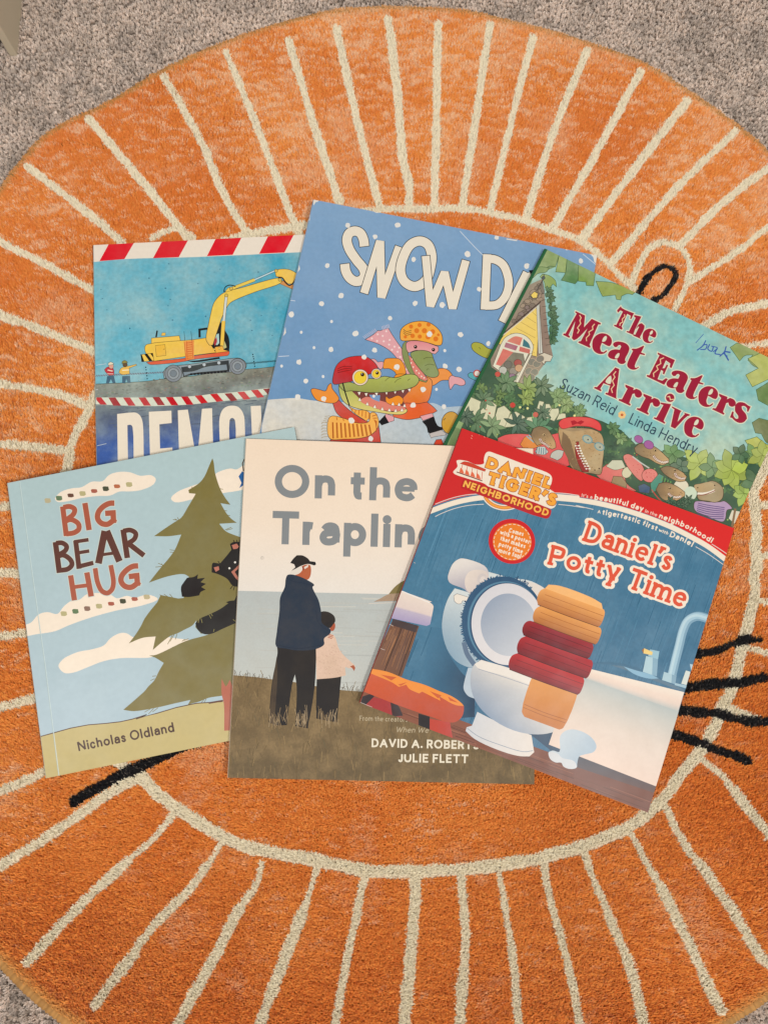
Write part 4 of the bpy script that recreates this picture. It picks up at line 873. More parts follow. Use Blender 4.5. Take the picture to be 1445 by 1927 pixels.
    a.line(z25(430, 700, 500, 700, 580, 685, 640, 660), 4.4, (240, 232, 214)); a.line(z25(435, 715, 500, 715, 580, 690, 645, 662), 1.5, (140, 60, 50)); a.ell(z25(640, 600)[0], 1.3, 1.3, (50, 36, 28), n=8); a.ell(z25(435, 628)[0], 1.2, 1.2, (60, 40, 30), n=8)
    a.poly(z25(810, 1000, 850, 900, 960, 920, 900, 1080), (220, 212, 190), .1); a.line(z25(890, 880, 850, 1100), 4.2, (140, 112, 84), sm=False)
    for x, y in ((650, 700), (800, 690), (700, 730), (770, 730)): leaves(a, z24(x, y)[0], 10, 6, (60, 92, 72), wd=.4)
    a.line(PX(1026, 466, 930, 652, 834, 838, 788, 928), 10, (44, 98, 62), sm=False)
    # title
    MR = (158, 32, 58); HL = (222, 222, 196); ZG = (240, 206, 160)
    tm = {
     'T': z26(880, 198, 874, 168, 925, 114, 942, 140, 1085, 203, 1106, 210, 1066, 292, 1050, 286, 1060, 246, 1012, 218, 936, 392, 950, 414, 940, 436, 830, 382, 838, 364, 862, 370, 952, 188, 920, 172, 892, 200),
     'e': z26(536, 640, 546, 570, 590, 512, 660, 482, 740, 496, 790, 540, 805, 590, 792, 640, 770, 660, 740, 652, 668, 612, 646, 680, 656, 728, 690, 740, 716, 722, 736, 712, 740, 726, 700, 758, 640, 766, 580, 742, 546, 700),
     'a': z26(818, 640, 826, 615, 870, 595, 940, 600, 1010, 630, 1042, 680, 1030, 740, 985, 830, 986, 858, 1000, 870, 960, 900, 910, 896, 880, 866, 875, 836, 830, 838, 775, 820, 750, 790, 756, 750, 790, 715, 850, 700, 910, 706, 930, 662, 916, 642, 895, 646, 870, 670, 840, 668),
     't': z26(1082, 690, 1140, 690, 1232, 650, 1244, 660, 1202, 744, 1254, 764, 1250, 782, 1186, 768, 1116, 920, 1118, 948, 1140, 954, 1160, 936, 1172, 946, 1130, 975, 1080, 978, 1032, 956, 1010, 920, 1020, 870, 1090, 722, 1070, 706),
     'M': z26(310, 180, 440, 240, 425, 400, 530, 285, 655, 345, 648, 365, 620, 362, 500, 640, 515, 665, 505, 682, 345, 610, 352, 592, 380, 590, 470, 420, 330, 560, 285, 578, 258, 550, 305, 320, 215, 505, 238, 530, 225, 546, 140, 505, 146, 485, 172, 486, 325, 215, 304, 198),
     'E': z27(236, 18, 440, 108, 398, 205, 376, 194, 384, 150, 332, 112, 292, 205, 318, 204, 340, 160, 360, 168, 312, 280, 294, 270, 300, 240, 276, 226, 234, 335, 290, 352, 332, 322, 356, 334, 312, 402, 104, 302, 108, 284, 136, 288, 256, 52, 234, 40),
     'r': z27(960, 505, 1062, 545, 1055, 572, 1090, 555, 1140, 578, 1162, 618, 1146, 650, 1115, 662, 1080, 646, 1070, 612, 1046, 618, 1008, 722, 1026, 742, 1016, 757, 878, 692, 888, 676, 920, 680, 986, 556, 962, 532),
     's': z27(1150, 640, 1190, 608, 1260, 614, 1305, 646, 1336, 660, 1306, 722, 1290, 716, 1290, 680, 1258, 652, 1228, 656, 1234, 692, 1280, 750, 1292, 800, 1252, 845, 1195, 852, 1140, 822, 1115, 796, 1088, 788, 1115, 716, 1135, 720, 1132, 770, 1160, 804, 1186, 800, 1186, 770, 1150, 715),
     'A': z26(848, 946, 906, 970, 864, 1358, 876, 1380, 714, 1310, 722, 1290, 750, 1294, 780, 1196, 690, 1164, 646, 1238, 664, 1256, 654, 1274, 560, 1230, 568, 1212, 600, 1214, 826, 975),
     'i': z27(270, 610, 396, 630, 306, 828, 326, 850, 318, 863, 186, 800, 194, 785, 220, 790, 302, 642, 270, 630),
     'v': z27(402, 655, 520, 712, 504, 728, 470, 838, 556, 746, 542, 728, 616, 752, 608, 772, 588, 772, 440, 922, 388, 896, 432, 692, 404, 672),
     'h': z26(1108, 233, 1206, 255, 1098, 492, 1106, 510, 1000, 465, 1008, 450, 1036, 455, 1126, 272, 1104, 256),
     'n': z26(1128, 430, 1140, 400, 1175, 355, 1210, 344, 1248, 378, 1244, 420, 1186, 535, 1200, 562, 1092, 514, 1100, 498, 1122, 500, 1172, 396, 1164, 390)}
    holes = {'e': z26(672, 596, 690, 542, 722, 518, 736, 538, 712, 590), 'a': z26(845, 818, 860, 780, 893, 752, 908, 760, 880, 822), 'A': z26(715, 1142, 790, 1058, 784, 1172)}
    cen = {'e': (1132.7, 645.8), 'a': (1163.9, 663.5), 't': (1196.7, 672.8), 'r': (1362.3, 760.3)}
    put = [('T', None, 1), ('h', None, 1), ('n', None, 1), ('e', (1222, 631.3), .70), ('M', None, 1), ('e', None, 1), ('a', None, 1), ('t', None, 1), ('E', None, 1), ('a', (1274, 718.1), 1), ('t', (1306.8, 728.3), 1), ('e', (1332.4, 745.5), 1), ('r', None, 1), ('s', None, 1), ('A', None, 1), ('r', (1185.9, 743.2), 1), ('r', (1219.9, 760.3), 1), ('i', None, 1), ('v', None, 1), ('e', (1305.5, 802.9), 1)]
    def place(pts, g, c_, k):
        if c_ is None: return pts
        o = cen[g]; return [(c_[0]+(x-o[0])*k, c_[1]+(y-o[1])*k) for x, y in pts]
    a.ell(z27(382, 555)[0], 10.2, 10.2, HL)
    for g, c_, k in put:
        P = autosmooth(place(tm[g], g, c_, k), 50, 3); a.line(list(P), 3.6, HL, sm=False, closed=True)
    for g, c_, k in put:
        P = autosmooth(place(tm[g], g, c_, k), 50, 3); a.poly(P, MR, 0, sm='raw')
        if g in holes: a.poly(smooth(place(holes[g], g, c_, k), True, 3), HL, .2)
    a.ell(z27(382, 555)[0], 8, 8, MR)
    for q in (z26(365, 235, 385, 270, 368, 310, 380, 350, 335, 410, 360, 440, 335, 485), z26(570, 355, 540, 390, 545, 430, 490, 465, 500, 500, 455, 545, 460, 590), z26(975, 225, 980, 255, 945, 290, 950, 330, 915, 350, 912, 380), z26(860, 1000, 825, 1045, 845, 1080, 810, 1130, 835, 1190, 795, 1240, 812, 1295), z27(310, 80, 265, 100, 272, 150, 222, 180, 240, 220, 185, 265, 190, 310), z27(350, 545, 375, 538, 385, 578, 425, 572)):
        a.line(q, 1.7, ZG, sm=False)
    a.text('Suzan Reid', [(1051, 729), (1153, 782)], 21, 2.2, (46, 66, 86), sp=13)
    a.text('Linda Hendry', [(1181.5, 795.5), (1307, 856)], 21, 2.2, (46, 66, 86), sp=13)
    for i in range(7): a.ell((1170.3+4.8*math.cos(i*.9), 780.5+4.8*math.sin(i*.9)), 2.8, 2.8, (238, 196, 130), n=9)
    a.ell((1170.3, 780.5), 2.6, 2.6, (196, 100, 60), n=9)
    # felt-pen scribble
    BL = (62, 96, 170); zs = Z(1145, 400, 4.817)
    for q, w in ((zs(860, 1100, 790, 1180), 1.2), (zs(880, 1160, 855, 1205, 805, 1245), 2.2), (zs(855, 1200, 890, 1195, 880, 1235, 835, 1240), 2), (zs(915, 1195, 900, 1235, 935, 1255, 950, 1215), 2.2), (zs(935, 1210, 985, 1225, 950, 1260), 1.8), (zs(985, 1230, 965, 1275, 1010, 1285), 2.2), (zs(1065, 1215, 1050, 1260, 1010, 1300), 2.4), (zs(1100, 1265, 1050, 1262, 1085, 1335), 2.8), (zs(1040, 1275, 1075, 1300), 2)):
        a.line(q, w, BL, cap='r')

def art_lake(a):
    z10, z11, zc = Z(430, 810, 3.284), Z(420, 1240, 2.408), Z(420, 1030, 4.014)
    a.grad(PX(420, 815, 1030, 830, 1030, 1495, 420, 1480), [(0, (242, 220, 196)), (.25, (240, 222, 202)), (.455, (232, 224, 214)), (.455, (232, 224, 214)), (1, (232, 224, 214))], .03)
    hz = zc(80, 328, 700, 342, 1240, 354, 2600, 388)
    a.poly(hz+PX(1060, 1400, 400, 1400), ((0, 1115), (182, 188, 186), (0, 1200), (202, 204, 196)), .08)
    for i in range(40):
        x, y = random.uniform(440, 720), random.uniform(1125, 1290)
        a.line([(x, y), (x+random.uniform(30, 120), y+random.uniform(0, 3))], random.uniform(1, 3), random.choice([(188, 190, 184), (182, 186, 182), (200, 200, 192)]), sm=False, m=.1)
    a.poly(zc(1250, 354, 1290, 305, 1340, 265, 1400, 240, 1700, 200, 1700, 365), (122, 112, 62), .3); a.poly(zc(1135, 412, 1190, 385, 1260, 352, 1700, 362, 1700, 400, 1320, 405), (172, 146, 124), .3)
    a.line(zc(1100, 425, 1300, 418), 1.4, (214, 204, 192), sm=False)
    ed = zc(60, 966, 250, 982, 380, 1000, 540, 1020, 700, 1050, 900, 1080, 1060, 1092, 2000, 1190)
    a.poly(ed+PX(1060, 1520, 400, 1520), ((0, 1290), (122, 100, 66), (0, 1470), (98, 84, 62)), .5)
    for i in range(620):
        y = random.uniform(1275, 1478); x = random.uniform(425, 1010)
        if y < 1272+(x-430)*.09: continue
        h = random.uniform(8, 22); dx = random.uniform(-6, 6)
        c = random.choice([(136, 112, 74), (112, 92, 58), (96, 80, 54), (148, 124, 84), (104, 92, 66)])
        a.line([(x, y), (x+dx*.4, y-h*.5), (x+dx, y-h)], random.uniform(.6, 1.3), c, sm=False)
    for x in list(range(85, 380, 17))+list(range(895, 1090, 15)):
        y = 968+(x-80)*.125+8; hh = random.uniform(18, 62); dx = random.uniform(-28, 28)
        a.line(zc(x, y, x+dx*.3, y-hh*.6, x+dx, y-hh), .75, (84, 66, 50))
    # the two figures
    BKT = (36, 32, 32); NV = (34, 48, 66)
    a.poly(zc(405, 740, 410, 800, 370, 1010, 342, 1320, 400, 1345, 480, 1345, 520, 1040, 542, 962, 555, 1060, 545, 1350, 640, 1370, 690, 1060, 705, 760), BKT, .03)
    a.poly(zc(405, 820, 375, 1010, 345, 1325, 385, 1340, 408, 1010), (66, 54, 44), .1)
    a.poly(zc(706, 985, 892, 975, 880, 1100, 858, 1325, 700, 1295), BKT, .02)
    a.poly(zc(700, 730, 760, 690, 800, 650, 840, 670, 880, 780, 985, 885, 1000, 900, 960, 915, 920, 905, 926, 968, 850, 985, 705, 998), (224, 192, 170), .2)
    for i in range(70):
        x, y = random.uniform(715, 890), random.uniform(740, 960)
        a.line(zc(x, y, x+8, y+6), .6, random.choice([(206, 172, 152), (190, 156, 138)]), sm=False)
    a.poly(zc(958, 900, 985, 890, 998, 912, 988, 936, 975, 915), (170, 92, 62))
    a.ell(zc(826, 600)[0], 5.0, 8.5, (170, 84, 56), ang=10); a.poly(zc(738, 490, 790, 488, 838, 520, 846, 560, 832, 580, 806, 610, 750, 592, 736, 540), (34, 30, 32), .05, sm=True)
    a.poly(zc(545, 210, 600, 140, 655, 135, 662, 200, 645, 240, 615, 246), (184, 92, 56), .15, sm=True)
    a.poly(zc(510, 180, 560, 160, 600, 145, 596, 175, 560, 205, 500, 208), (226, 216, 204)); a.poly(zc(610, 150, 645, 130, 640, 150, 615, 165), (226, 216, 204))
    a.line(zc(600, 145, 606, 172), 2.2, (140, 60, 40), sm=False)
    a.poly(zc(506, 118, 530, 85, 556, 60, 600, 62, 640, 85, 655, 105, 695, 110, 702, 128, 690, 138, 640, 126, 590, 140, 555, 158, 515, 178, 545, 150, 535, 128), (28, 26, 28), .04)
    a.poly(zc(485, 210, 510, 205, 560, 215, 640, 250, 688, 285, 675, 300, 690, 340, 720, 400, 740, 490, 745, 570, 812, 625, 805, 655, 762, 690, 762, 735, 700, 770, 560, 780, 470, 765, 400, 750, 405, 640, 425, 480, 430, 380, 465, 300, 472, 240), NV, .06, sm=True, n=4)
    a.line(zc(480, 225, 520, 255, 600, 270, 680, 292), .9, (30, 42, 60)); a.line(zc(700, 480, 720, 570, 800, 640), .9, (30, 42, 60)); a.line(zc(415, 740, 560, 765, 755, 738), .8, (28, 38, 54))
    for q in (zc(790, 680, 822, 690), zc(795, 670, 830, 680), zc(800, 660, 832, 668)): a.line(q, 1.4, (176, 88, 58), sm=False)
    for i in range(90):
        x = random.choice([random.uniform(345, 500), random.uniform(545, 650), random.uniform(700, 870)]); y = random.uniform(1300, 1375); h = random.uniform(40, 130)*random.random()+30; dx = random.uniform(-25, 25)
        a.line(zc(x, y, x+dx*.3, y-h*.5, x+dx, y-h), random.uniform(.6, 1.1), random.choice([(150, 126, 92), (128, 106, 72), (170, 148, 116)]), sm=False)
    # lettering
    SL = (134, 138, 140)
    a.text('On', z10(284, 416, 658, 422), 62.5, 13.6, SL, sp=14); a.text('the', z10(752, 428, 1165, 440), 62.5, 13.4, SL, sp=11)
    a.text('Traplin', z10(268, 702, 1150, 726), 62.5, 13.6, SL, sp=10); a.text('e', z10(1172, 727, 1316, 731), 62.5, 13.4, SL)
    IVR = (232, 222, 200)
    a.text('DAVID A. ROBERTSON', z11(672, 401, 1240, 413), 16.5, 3.3, IVR, sp=13); a.text('JULIE FLETT', z11(793, 469, 1110, 474), 16.5, 3.3, IVR, sp=14)
    a.text('From the creators of', z11(617, 281, 868, 288), 9.6, 1.25, (188, 172, 142), sp=13); a.text('When We', z11(784, 334, 932, 337), 10.8, 1.4, (188, 172, 142), ital=.22, sp=13)
    a.ell((493.5, 1050), 3.2, 3.6, (206, 196, 184)); a.ell((494.2, 1050.6), 2.4, 2.7, (222, 210, 196))
    for q in (PX(705, 1471, 720, 1470.5), PX(430, 1350, 429, 1380)): a.line(q, 1.2, (70, 54, 44), sm=False)

def art_bathroom(a):
    z17, z18, z19, z20, z21 = Z(830, 790, 5.352), Z(1000, 900, 3.6125), Z(670, 1030, 4.983), Z(900, 1060, 4.983), Z(1000, 1130, 4.014)
    CR = (240, 226, 206); RD = (214, 48, 46)
    a.poly(PX(640, 780, 1420, 780, 1420, 1560, 640, 1560), ((800, 900), (78, 130, 158), (980, 1400), (54, 100, 132)), .25)
    d = np.array([-.345, .938]); n = np.array([.938, .345])
    for i in range(1100):
        u, v = random.uniform(-330, 330), random.uniform(-330, 300)
        c0 = np.array([1040, 1165.0])+n*u+d*v; L = random.uniform(25, 110); k = random.gauss(0, 11); f = (v+u*.2+300)/600
        a.line([tuple(c0), tuple(c0+d*L+n*random.uniform(-1.5, 1.5))], random.uniform(.5, 1.3), (76-22*f+k, 128-26*f+k, 157-24*f+k), sm=False)
    # red banner
    arc = z17(-120, 880, 0, 838, 100, 805, 250, 768, 440, 742, 800, 728, 1150, 738, 1390, 765)+z18(170, 112, 330, 128, 480, 155, 640, 197, 800, 250, 950, 310, 1080, 375, 1200, 445, 1330, 540, 1420, 610)
    a.poly(arc+PX(1420, 760, 800, 760), ((880, 0), (206, 44, 44), (1370, 0), (218, 44, 42)), 0)
    mid = z17(-120, 925, 0, 880, 120, 840, 260, 806, 430, 782, 800, 765, 1150, 772, 1390, 795)+z18(170, 134, 330, 150, 480, 176, 640, 218, 800, 272, 950, 332, 1080, 397, 1200, 465, 1318, 552, 1420, 630)
    a.line(mid, 9.6, CR)
    for q in (z17(-60, 850, 0, 826, 110, 788, 250, 757, 390, 745), z17(1120, 735, 1250, 742, 1388, 762), z17(-60, 975, 0, 945, 140, 892, 290, 860, 430, 850), z17(1180, 852, 1300, 864, 1445, 885)+z18(300, 184, 420, 212), z18(1115, 465, 1205, 518, 1310, 592), z18(1225, 447, 1280, 482, 1335, 520)): a.line(q, 1.3, (226, 216, 206))
    for x, y in ((305, 155), (300, 180), (375, 140), (430, 165)): a.line(z17(x, y, x+12, y+12), 1.0, (236, 160, 140), sm=False)
    # lettering along the banner
    a.text("It's a", z18(338, 127, 412, 140), 6.8, 1.2, (236, 200, 186), sp=14); a.text('beautiful day', z18(426, 146, 590, 174, 755, 226), 10.6, 2.2, CR, sp=15)
    a.text('in the', z18(768, 232, 850, 262), 7, 1.2, (236, 200, 186), sp=14); a.text('neighborhood!', z18(863, 270, 1050, 342, 1222, 442), 10.6, 2.2, CR, sp=15)
    a.text('A', z18(448, 237, 468, 240), 6.4, 1.3, CR); a.text('tigertastic', z18(480, 247, 610, 272, 735, 312), 10.6, 2.1, CR, sp=15); a.text('first', z18(752, 320, 850, 358), 10.6, 2.1, CR, sp=16)
    a.text('with', z18(862, 360, 925, 386), 6.6, 1.4, CR, sp=14); a.text('Daniel', z18(936, 396, 1020, 430, 1090, 468), 11, 2.3, CR, sp=15)
    # painted shade of the fittings on the printed wall
    a.poly(PX(832, 1120, 838, 1215, 865, 1262, 890, 1290, 893, 1350, 850, 1350, 790, 1326, 800, 1240), ((806, 1270), (66, 114, 144), (885, 1290), (34, 58, 84)), .08)
    # scene: curtain, stool
    a.poly(z19(345, 680, 590, 740, 520, 950, 428, 1215, 100, 1150, 240, 900), ((700, 0), (132, 88, 62), (775, 0), (104, 72, 56)), .05)
    for i in range(46):
        t = random.random(); s0 = random.uniform(0, .5); s1 = s0+random.uniform(.2, .5)
        tp, bt = (350+t*230, 690+t*52), (140+t*290, 1150+t*60)
        q = lambda s: (tp[0]+(bt[0]-tp[0])*s, tp[1]+(bt[1]-tp[1])*s)
        a.line(z19(*q(s0), *q(s1)), random.uniform(.6, 1.5), random.choice([(92, 62, 46), (150, 104, 72), (110, 74, 54), (160, 114, 80)]), sm=False)
    for t in (.42, .9): a.line(z19(350+t*230, 690+t*52, 140+t*290, 1150+t*60), 1.6, (62, 42, 34), sm=False)
    a.poly(z19(345, 670, 580, 735, 560, 800, 330, 730), (70, 50, 46), .1)
    a.grad(z19(425, 408, 735, 520, 690, 745, 325, 665), [(0, (232, 216, 202)), (.55, (222, 204, 196)), (.62, (190, 178, 196)), (1, (168, 156, 190))], .02)
    a.poly(z19(690, 515, 722, 545, 728, 610, 715, 690, 690, 725, 645, 742, 800, 760, 800, 500), (66, 116, 146), .2)
    a.line(z19(430, 412, 690, 520), 2.0, (236, 232, 226), sm=False)
    fl = PX(660, 1279, 850, 1350, 1000, 1404, 1240, 1492, 1240, 1560, 640, 1400)
    a.poly(fl, ((900, 1400), (136, 80, 58), (1100, 1500), (112, 64, 48)), .03)
    for i in range(60):
        x = random.uniform(700, 1220); y = 1300+(x-690)*.364+random.uniform(4, 60); L = random.uniform(30, 120)
        a.line([(x, y), (x+L, y+L*.375)], random.uniform(.6, 1.8), random.choice([(96, 56, 42), (142, 88, 66), (110, 66, 50), (152, 98, 76)]), sm=False)
    a.poly(z21(360, 1165, 950, 1400, 938, 1460, 700, 1380, 340, 1260), ((1100, 1430), (62, 68, 80), (1090, 1480), (112, 74, 60)), .05)
    a.poly(z19(90, 1390, 320, 1440, 420, 1590, 140, 1560, 40, 1460), (166, 52, 52), .15); a.poly(z19(60, 1400, 150, 1370, 170, 1400, 90, 1480, 40, 1470), (50, 40, 44), .1)
    a.poly(z19(320, 1440, 390, 1480, 440, 1580, 340, 1590), (60, 36, 32), .1); a.poly(z19(585, 1560, 690, 1590, 690, 1710, 585, 1670), (34, 28, 30), .05)
    a.poly(z19(690, 1610, 880, 1640, 905, 1790, 690, 1710), (190, 66, 50), .1)
    a.poly(z19(120, 1165, 1010, 1490, 1008, 1545, 985, 1600, 930, 1640, 850, 1640, 700, 1590, 400, 1485, 60, 1350), ((0, 1270), (208, 92, 52), (0, 1350), (190, 76, 46)), .08)
    a.poly(z19(150, 1140, 300, 1170, 470, 1240, 640, 1290, 780, 1350, 900, 1400, 985, 1460, 1010, 1490, 930, 1480, 780, 1400, 790, 1440, 620, 1355, 590, 1372, 500, 1330, 470, 1290, 400, 1310, 340, 1270, 140, 1185), (240, 146, 58), .05)
    for q in (z19(230, 1195, 380, 1220, 330, 1250), z19(480, 1265, 420, 1300, 390, 1290), z19(690, 1350, 800, 1390, 770, 1420), z19(860, 1400, 960, 1460, 880, 1440)): a.poly(q, (204, 96, 54))
    a.poly(PX(1000, 1384, 1010, 1352, 1062, 1350, 1072, 1372, 1050, 1424), (44, 70, 96), .08)
    # cistern, roll, ring, bowl
    a.poly(z19(925, 385, 1110, 440, 1240, 230, 1445, 285)+z20(500, 170, 640, 260, 660, 310, 640, 500, 560, 900, 100, 1000)+z19(1110, 1130, 1040, 1122, 930, 1062, 850, 950, 805, 760, 822, 600, 868, 470), ((832, 1210), (140, 166, 184), (885, 1175), (210, 216, 214)), .04)
    a.poly(z20(430, 165, 560, 200, 640, 255, 662, 310, 625, 480, 560, 330), (224, 214, 204), .03)
    a.poly(z19(860, 290, 872, 230, 910, 150, 960, 112, 1000, 104, 1200, 172, 1240, 230, 1235, 300, 1170, 410, 1110, 445, 1050, 425, 1010, 390, 880, 335), ((870, 1060), (228, 220, 212), (880, 1105), (176, 170, 180)), .03, sm=True, n=4)
    a.poly(z19(1020, 300, 1060, 230, 1150, 210, 1235, 240, 1230, 310, 1150, 430, 1090, 440, 1035, 400), ((885, 1080), (226, 212, 200), (915, 1110), (204, 190, 186)), .03, sm=True, n=4)
    a.ell(z19(1180, 300)[0], 9, 11, (206, 196, 192), ang=20); a.ell(z19(1185, 305)[0], 5, 7, (220, 208, 200), ang=20)
    a.poly(z19(915, 455, 945, 435, 1090, 480, 1095, 510, 1040, 515, 1000, 500, 985, 530, 950, 530, 920, 505), (232, 222, 208), line=(120, 120, 124), lw=.8)
    for i in range(120):
        an = math.radians(random.uniform(120, 320)); p = (947+76*math.cos(an), 1172+85*math.sin(an)); L = random.uniform(2.5, 7)
        a.line([p, (p[0]+L*math.cos(an+random.uniform(-.5, .5)), p[1]+L*math.sin(an+random.uniform(-.5, .5)))], 1.5, random.choice([(44, 82, 116), (64, 116, 146), (34, 66, 100)]), sm=False)
    a.ell((947, 1172), 78, 87, (40, 78, 112), ang=-4, m=.1, n=36); a.ell((951, 1174), 71.5, 80, (86, 130, 156), ang=-4, n=36); a.ell((953.5, 1175), 69.5, 78.5, (40, 74, 108), ang=-4, n=36)
    a.ell((955, 1175), 68, 77, ((900, 1110), (210, 208, 212), (1000, 1240), (228, 222, 220)), ang=-4, n=36)
    a.ell((957, 1176), 52.5, 59, ((915, 1140), (150, 162, 180), (1000, 1230), (206, 208, 212)), ang=-6, n=36)
    a.line(z19(1010, 890, 1040, 1000, 1110, 1105), 9, (96, 116, 140), m=.1)
    a.poly(z19(1050, 1130, 1110, 1130, 1090, 1300, 1110, 1420, 1050, 1395, 1008, 1330, 1015, 1260), (186, 198, 208), .03)
    a.poly(PX(898, 1340, 930, 1356, 968, 1372, 1000, 1384, 1003, 1404, 1005, 1416, 996, 1424, 975, 1423, 935, 1411, 893, 1391, 876, 1376, 878, 1369, 888, 1366), ((880, 1360), (206, 208, 212), (990, 1400), (226, 216, 206)), .03)
    a.line(PX(879, 1371, 900, 1386, 940, 1402, 985, 1415, 1003, 1413), 1.3, (150, 160, 172))
    a.poly(PX(893, 1250, 905, 1246, 960, 1266, 1030, 1290, 1076, 1305, 1082, 1330, 1070, 1356, 1050, 1374, 1022, 1382, 985, 1380, 950, 1368, 915, 1345, 896, 1322, 886, 1295, 886, 1268), ((1000, 1290), (234, 224, 210), (925, 1372), (122, 146, 174)), .03, sm=True, n=4)
    a.poly(PX(893, 1250, 905, 1242, 960, 1258, 1030, 1282, 1080, 1302, 1078, 1312, 1030, 1300, 950, 1272, 900, 1258), (232, 224, 214), .02); a.line(PX(900, 1259, 950, 1275, 1030, 1302, 1076, 1314), 1.2, (160, 164, 176))
    # bath and taps
    a.grad(z21(310, 545, 1112, 836, 945, 1408, 130, 1090), [(0, (178, 186, 184)), (.18, (198, 196, 188)), (.5, (220, 204, 190)), (1, (230, 206, 190))], .02)
    a.grad(z21(322, 488, 1152, 694, 1108, 840, 308, 556), [(0, (238, 224, 208)), (.45, (234, 212, 196)), (.7, (226, 206, 192)), (1, (186, 190, 186))], .02)
    a.poly(z21(322, 488, 600, 485, 690, 505, 1155, 690, 1150, 660, 760, 500, 600, 470), (64, 108, 136), .1)
    a.poly(z21(600, 490, 690, 520, 1150, 692, 1152, 672, 700, 500), (92, 120, 140), .05)
    pipe = z21(1050, 605, 1075, 500, 1110, 360, 1148, 215, 1185, 150, 1250, 120, 1340, 140)
    a.line(pipe, 17, (128, 164, 186)); a.line([(x-1.4, y-1) for x, y in pipe], 11.5, (164, 196, 212)); a.line([(x-3, y-1.5) for x, y in pipe], 4.5, (186, 212, 222))
    a.poly(z21(1000, 540, 1095, 570, 1085, 635, 985, 602), (172, 200, 210), .03); a.poly(z21(1060, 560, 1095, 570, 1085, 635, 1055, 625), (132, 166, 186))
    a.poly(z21(695, 500, 790, 530, 900, 560, 960, 590, 890, 592, 780, 560), (138, 180, 204)); a.poly(z21(865, 420, 950, 440, 945, 575, 840, 540), (178, 206, 214), .03); a.poly(z21(915, 430, 955, 442, 946, 575, 910, 565), (136, 172, 192))
    a.poly(z21(895, 370, 965, 385, 955, 445, 880, 420), (154, 192, 208)); a.poly(z21(850, 362, 915, 390, 910, 415, 842, 400), (238, 206, 130)); a.poly(z21(832, 375, 850, 362, 845, 402), (160, 110, 70))
    a.poly(z21(1165, 530, 1200, 540, 1170, 640, 1130, 630), (214, 220, 212)); a.poly(z21(1195, 480, 1240, 490, 1210, 560), (180, 204, 214)); a.poly(z21(1085, 625, 1180, 645, 1165, 665, 1080, 640), (160, 190, 204))
    ft = z21(215, 1030, 250, 990, 310, 975, 400, 1000, 465, 1050, 490, 1105, 470, 1145, 400, 1165, 360, 1180, 345, 1230, 340, 1265, 290, 1275, 240, 1255, 230, 1228, 180, 1225, 140, 1195, 130, 1150, 160, 1135, 210, 1145)
    a.poly(ft, ((1055, 1380), (196, 206, 212), (1105, 1420), (168, 186, 200)), .03, sm=True, n=4); a.poly(z21(130, 1145, 200, 1160, 230, 1190, 320, 1215, 340, 1262, 290, 1275, 240, 1255, 225, 1228, 180, 1225, 138, 1195), (208, 210, 212), .02, sm=True, n=4)
    # a plain stack of folded towels where the printed figure sits
    ux, uy = np.array([.938, .345]), np.array([.345, -.938])
    def T(o, x, y): return tuple(np.array(o)+ux*x+uy*y)
    a.poly([T((1046, 1286), *p) for p in ((-44, 6), (40, 6), (44, 0), (42, -74), (36, -80), (-34, -80), (-42, -72), (-46, 0))], ((1040, 1270), (226, 156, 84), (1020, 1360), (196, 122, 64)), .04)
    for y in (-58, -64): a.line([T((1046, 1286), -42, y), T((1046, 1286), 0, y-1.5), T((1046, 1286), 42, y)], 1.3, (168, 100, 54))
    o = (1022, 1284); y0 = 0.0
    for hgt_, c_, dk_, wl, wr in ((34, (188, 42, 44), (120, 28, 36), -74, 72), (36, (176, 36, 42), (112, 26, 34), -70, 76), (30, (158, 34, 42), (100, 24, 32), -72, 66), (33, (230, 158, 84), (176, 106, 54), -62, 70), (35, (236, 166, 92), (180, 110, 58), -66, 64)):
        pts = [(wl+7, y0), (wr-3, y0), (wr, y0+5), (wr, y0+hgt_-6), (wr-4, y0+hgt_), (wl+9, y0+hgt_), (wl+2, y0+hgt_*.8), (wl, y0+hgt_*.5), (wl+2, y0+hgt_*.2)]
        P = [T(o, *p) for p in pts]
        a.poly(P, (T(o, 0, y0), dk_, T(o, 0, y0+hgt_*.8), c_), .05)
        for k in (.34, .66): a.line([T(o, wl+12, y0+hgt_*k), T(o, 0, y0+hgt_*k+random.uniform(-1, 1)), T(o, wr-1, y0+hgt_*k)], 1.1, dk_)
        a.line([T(o, wl+6, y0+.5), T(o, 0, y0-.3), T(o, wr-3, y0+.4)], 1.2, tuple(v*.6 for v in dk_))
        y0 += hgt_
    a.poly([T(o, *p) for p in ((-58, y0-1), (58, y0-1), (52, y0+9), (30, y0+13), (-34, y0+13), (-54, y0+8))], (244, 184, 116), .05)
    # badge
    c0 = z17(712, 1225)[0]; a.ell(c0, 44, 42, (206, 36, 40), ang=20, n=36); a.ell((c0[0]+.6, c0[1]+.8), 36.5, 35, (232, 126, 40), ang=20, n=36)
    for i in range(26):
        an = 2*math.pi*i/26; e = .075
        a.line([(c0[0]+.6+34.6*math.cos(an+k), c0[1]+.8+33.2*math.sin(an+k)) for k in (-e, e)], 1.1, CR, sm=False)
    for s, q in (('Comes', (678, 1132, 824, 1172)), ('with a poster', (588, 1150, 884, 1250)), ('that makes', (592, 1212, 842, 1296)), ('potty time', (576, 1270, 816, 1350)), ('more fun!', (574, 1332, 796, 1398))):
        a.text(s, z17(*q), 8.6, 1.7, CR, slab=.10, sp=15)
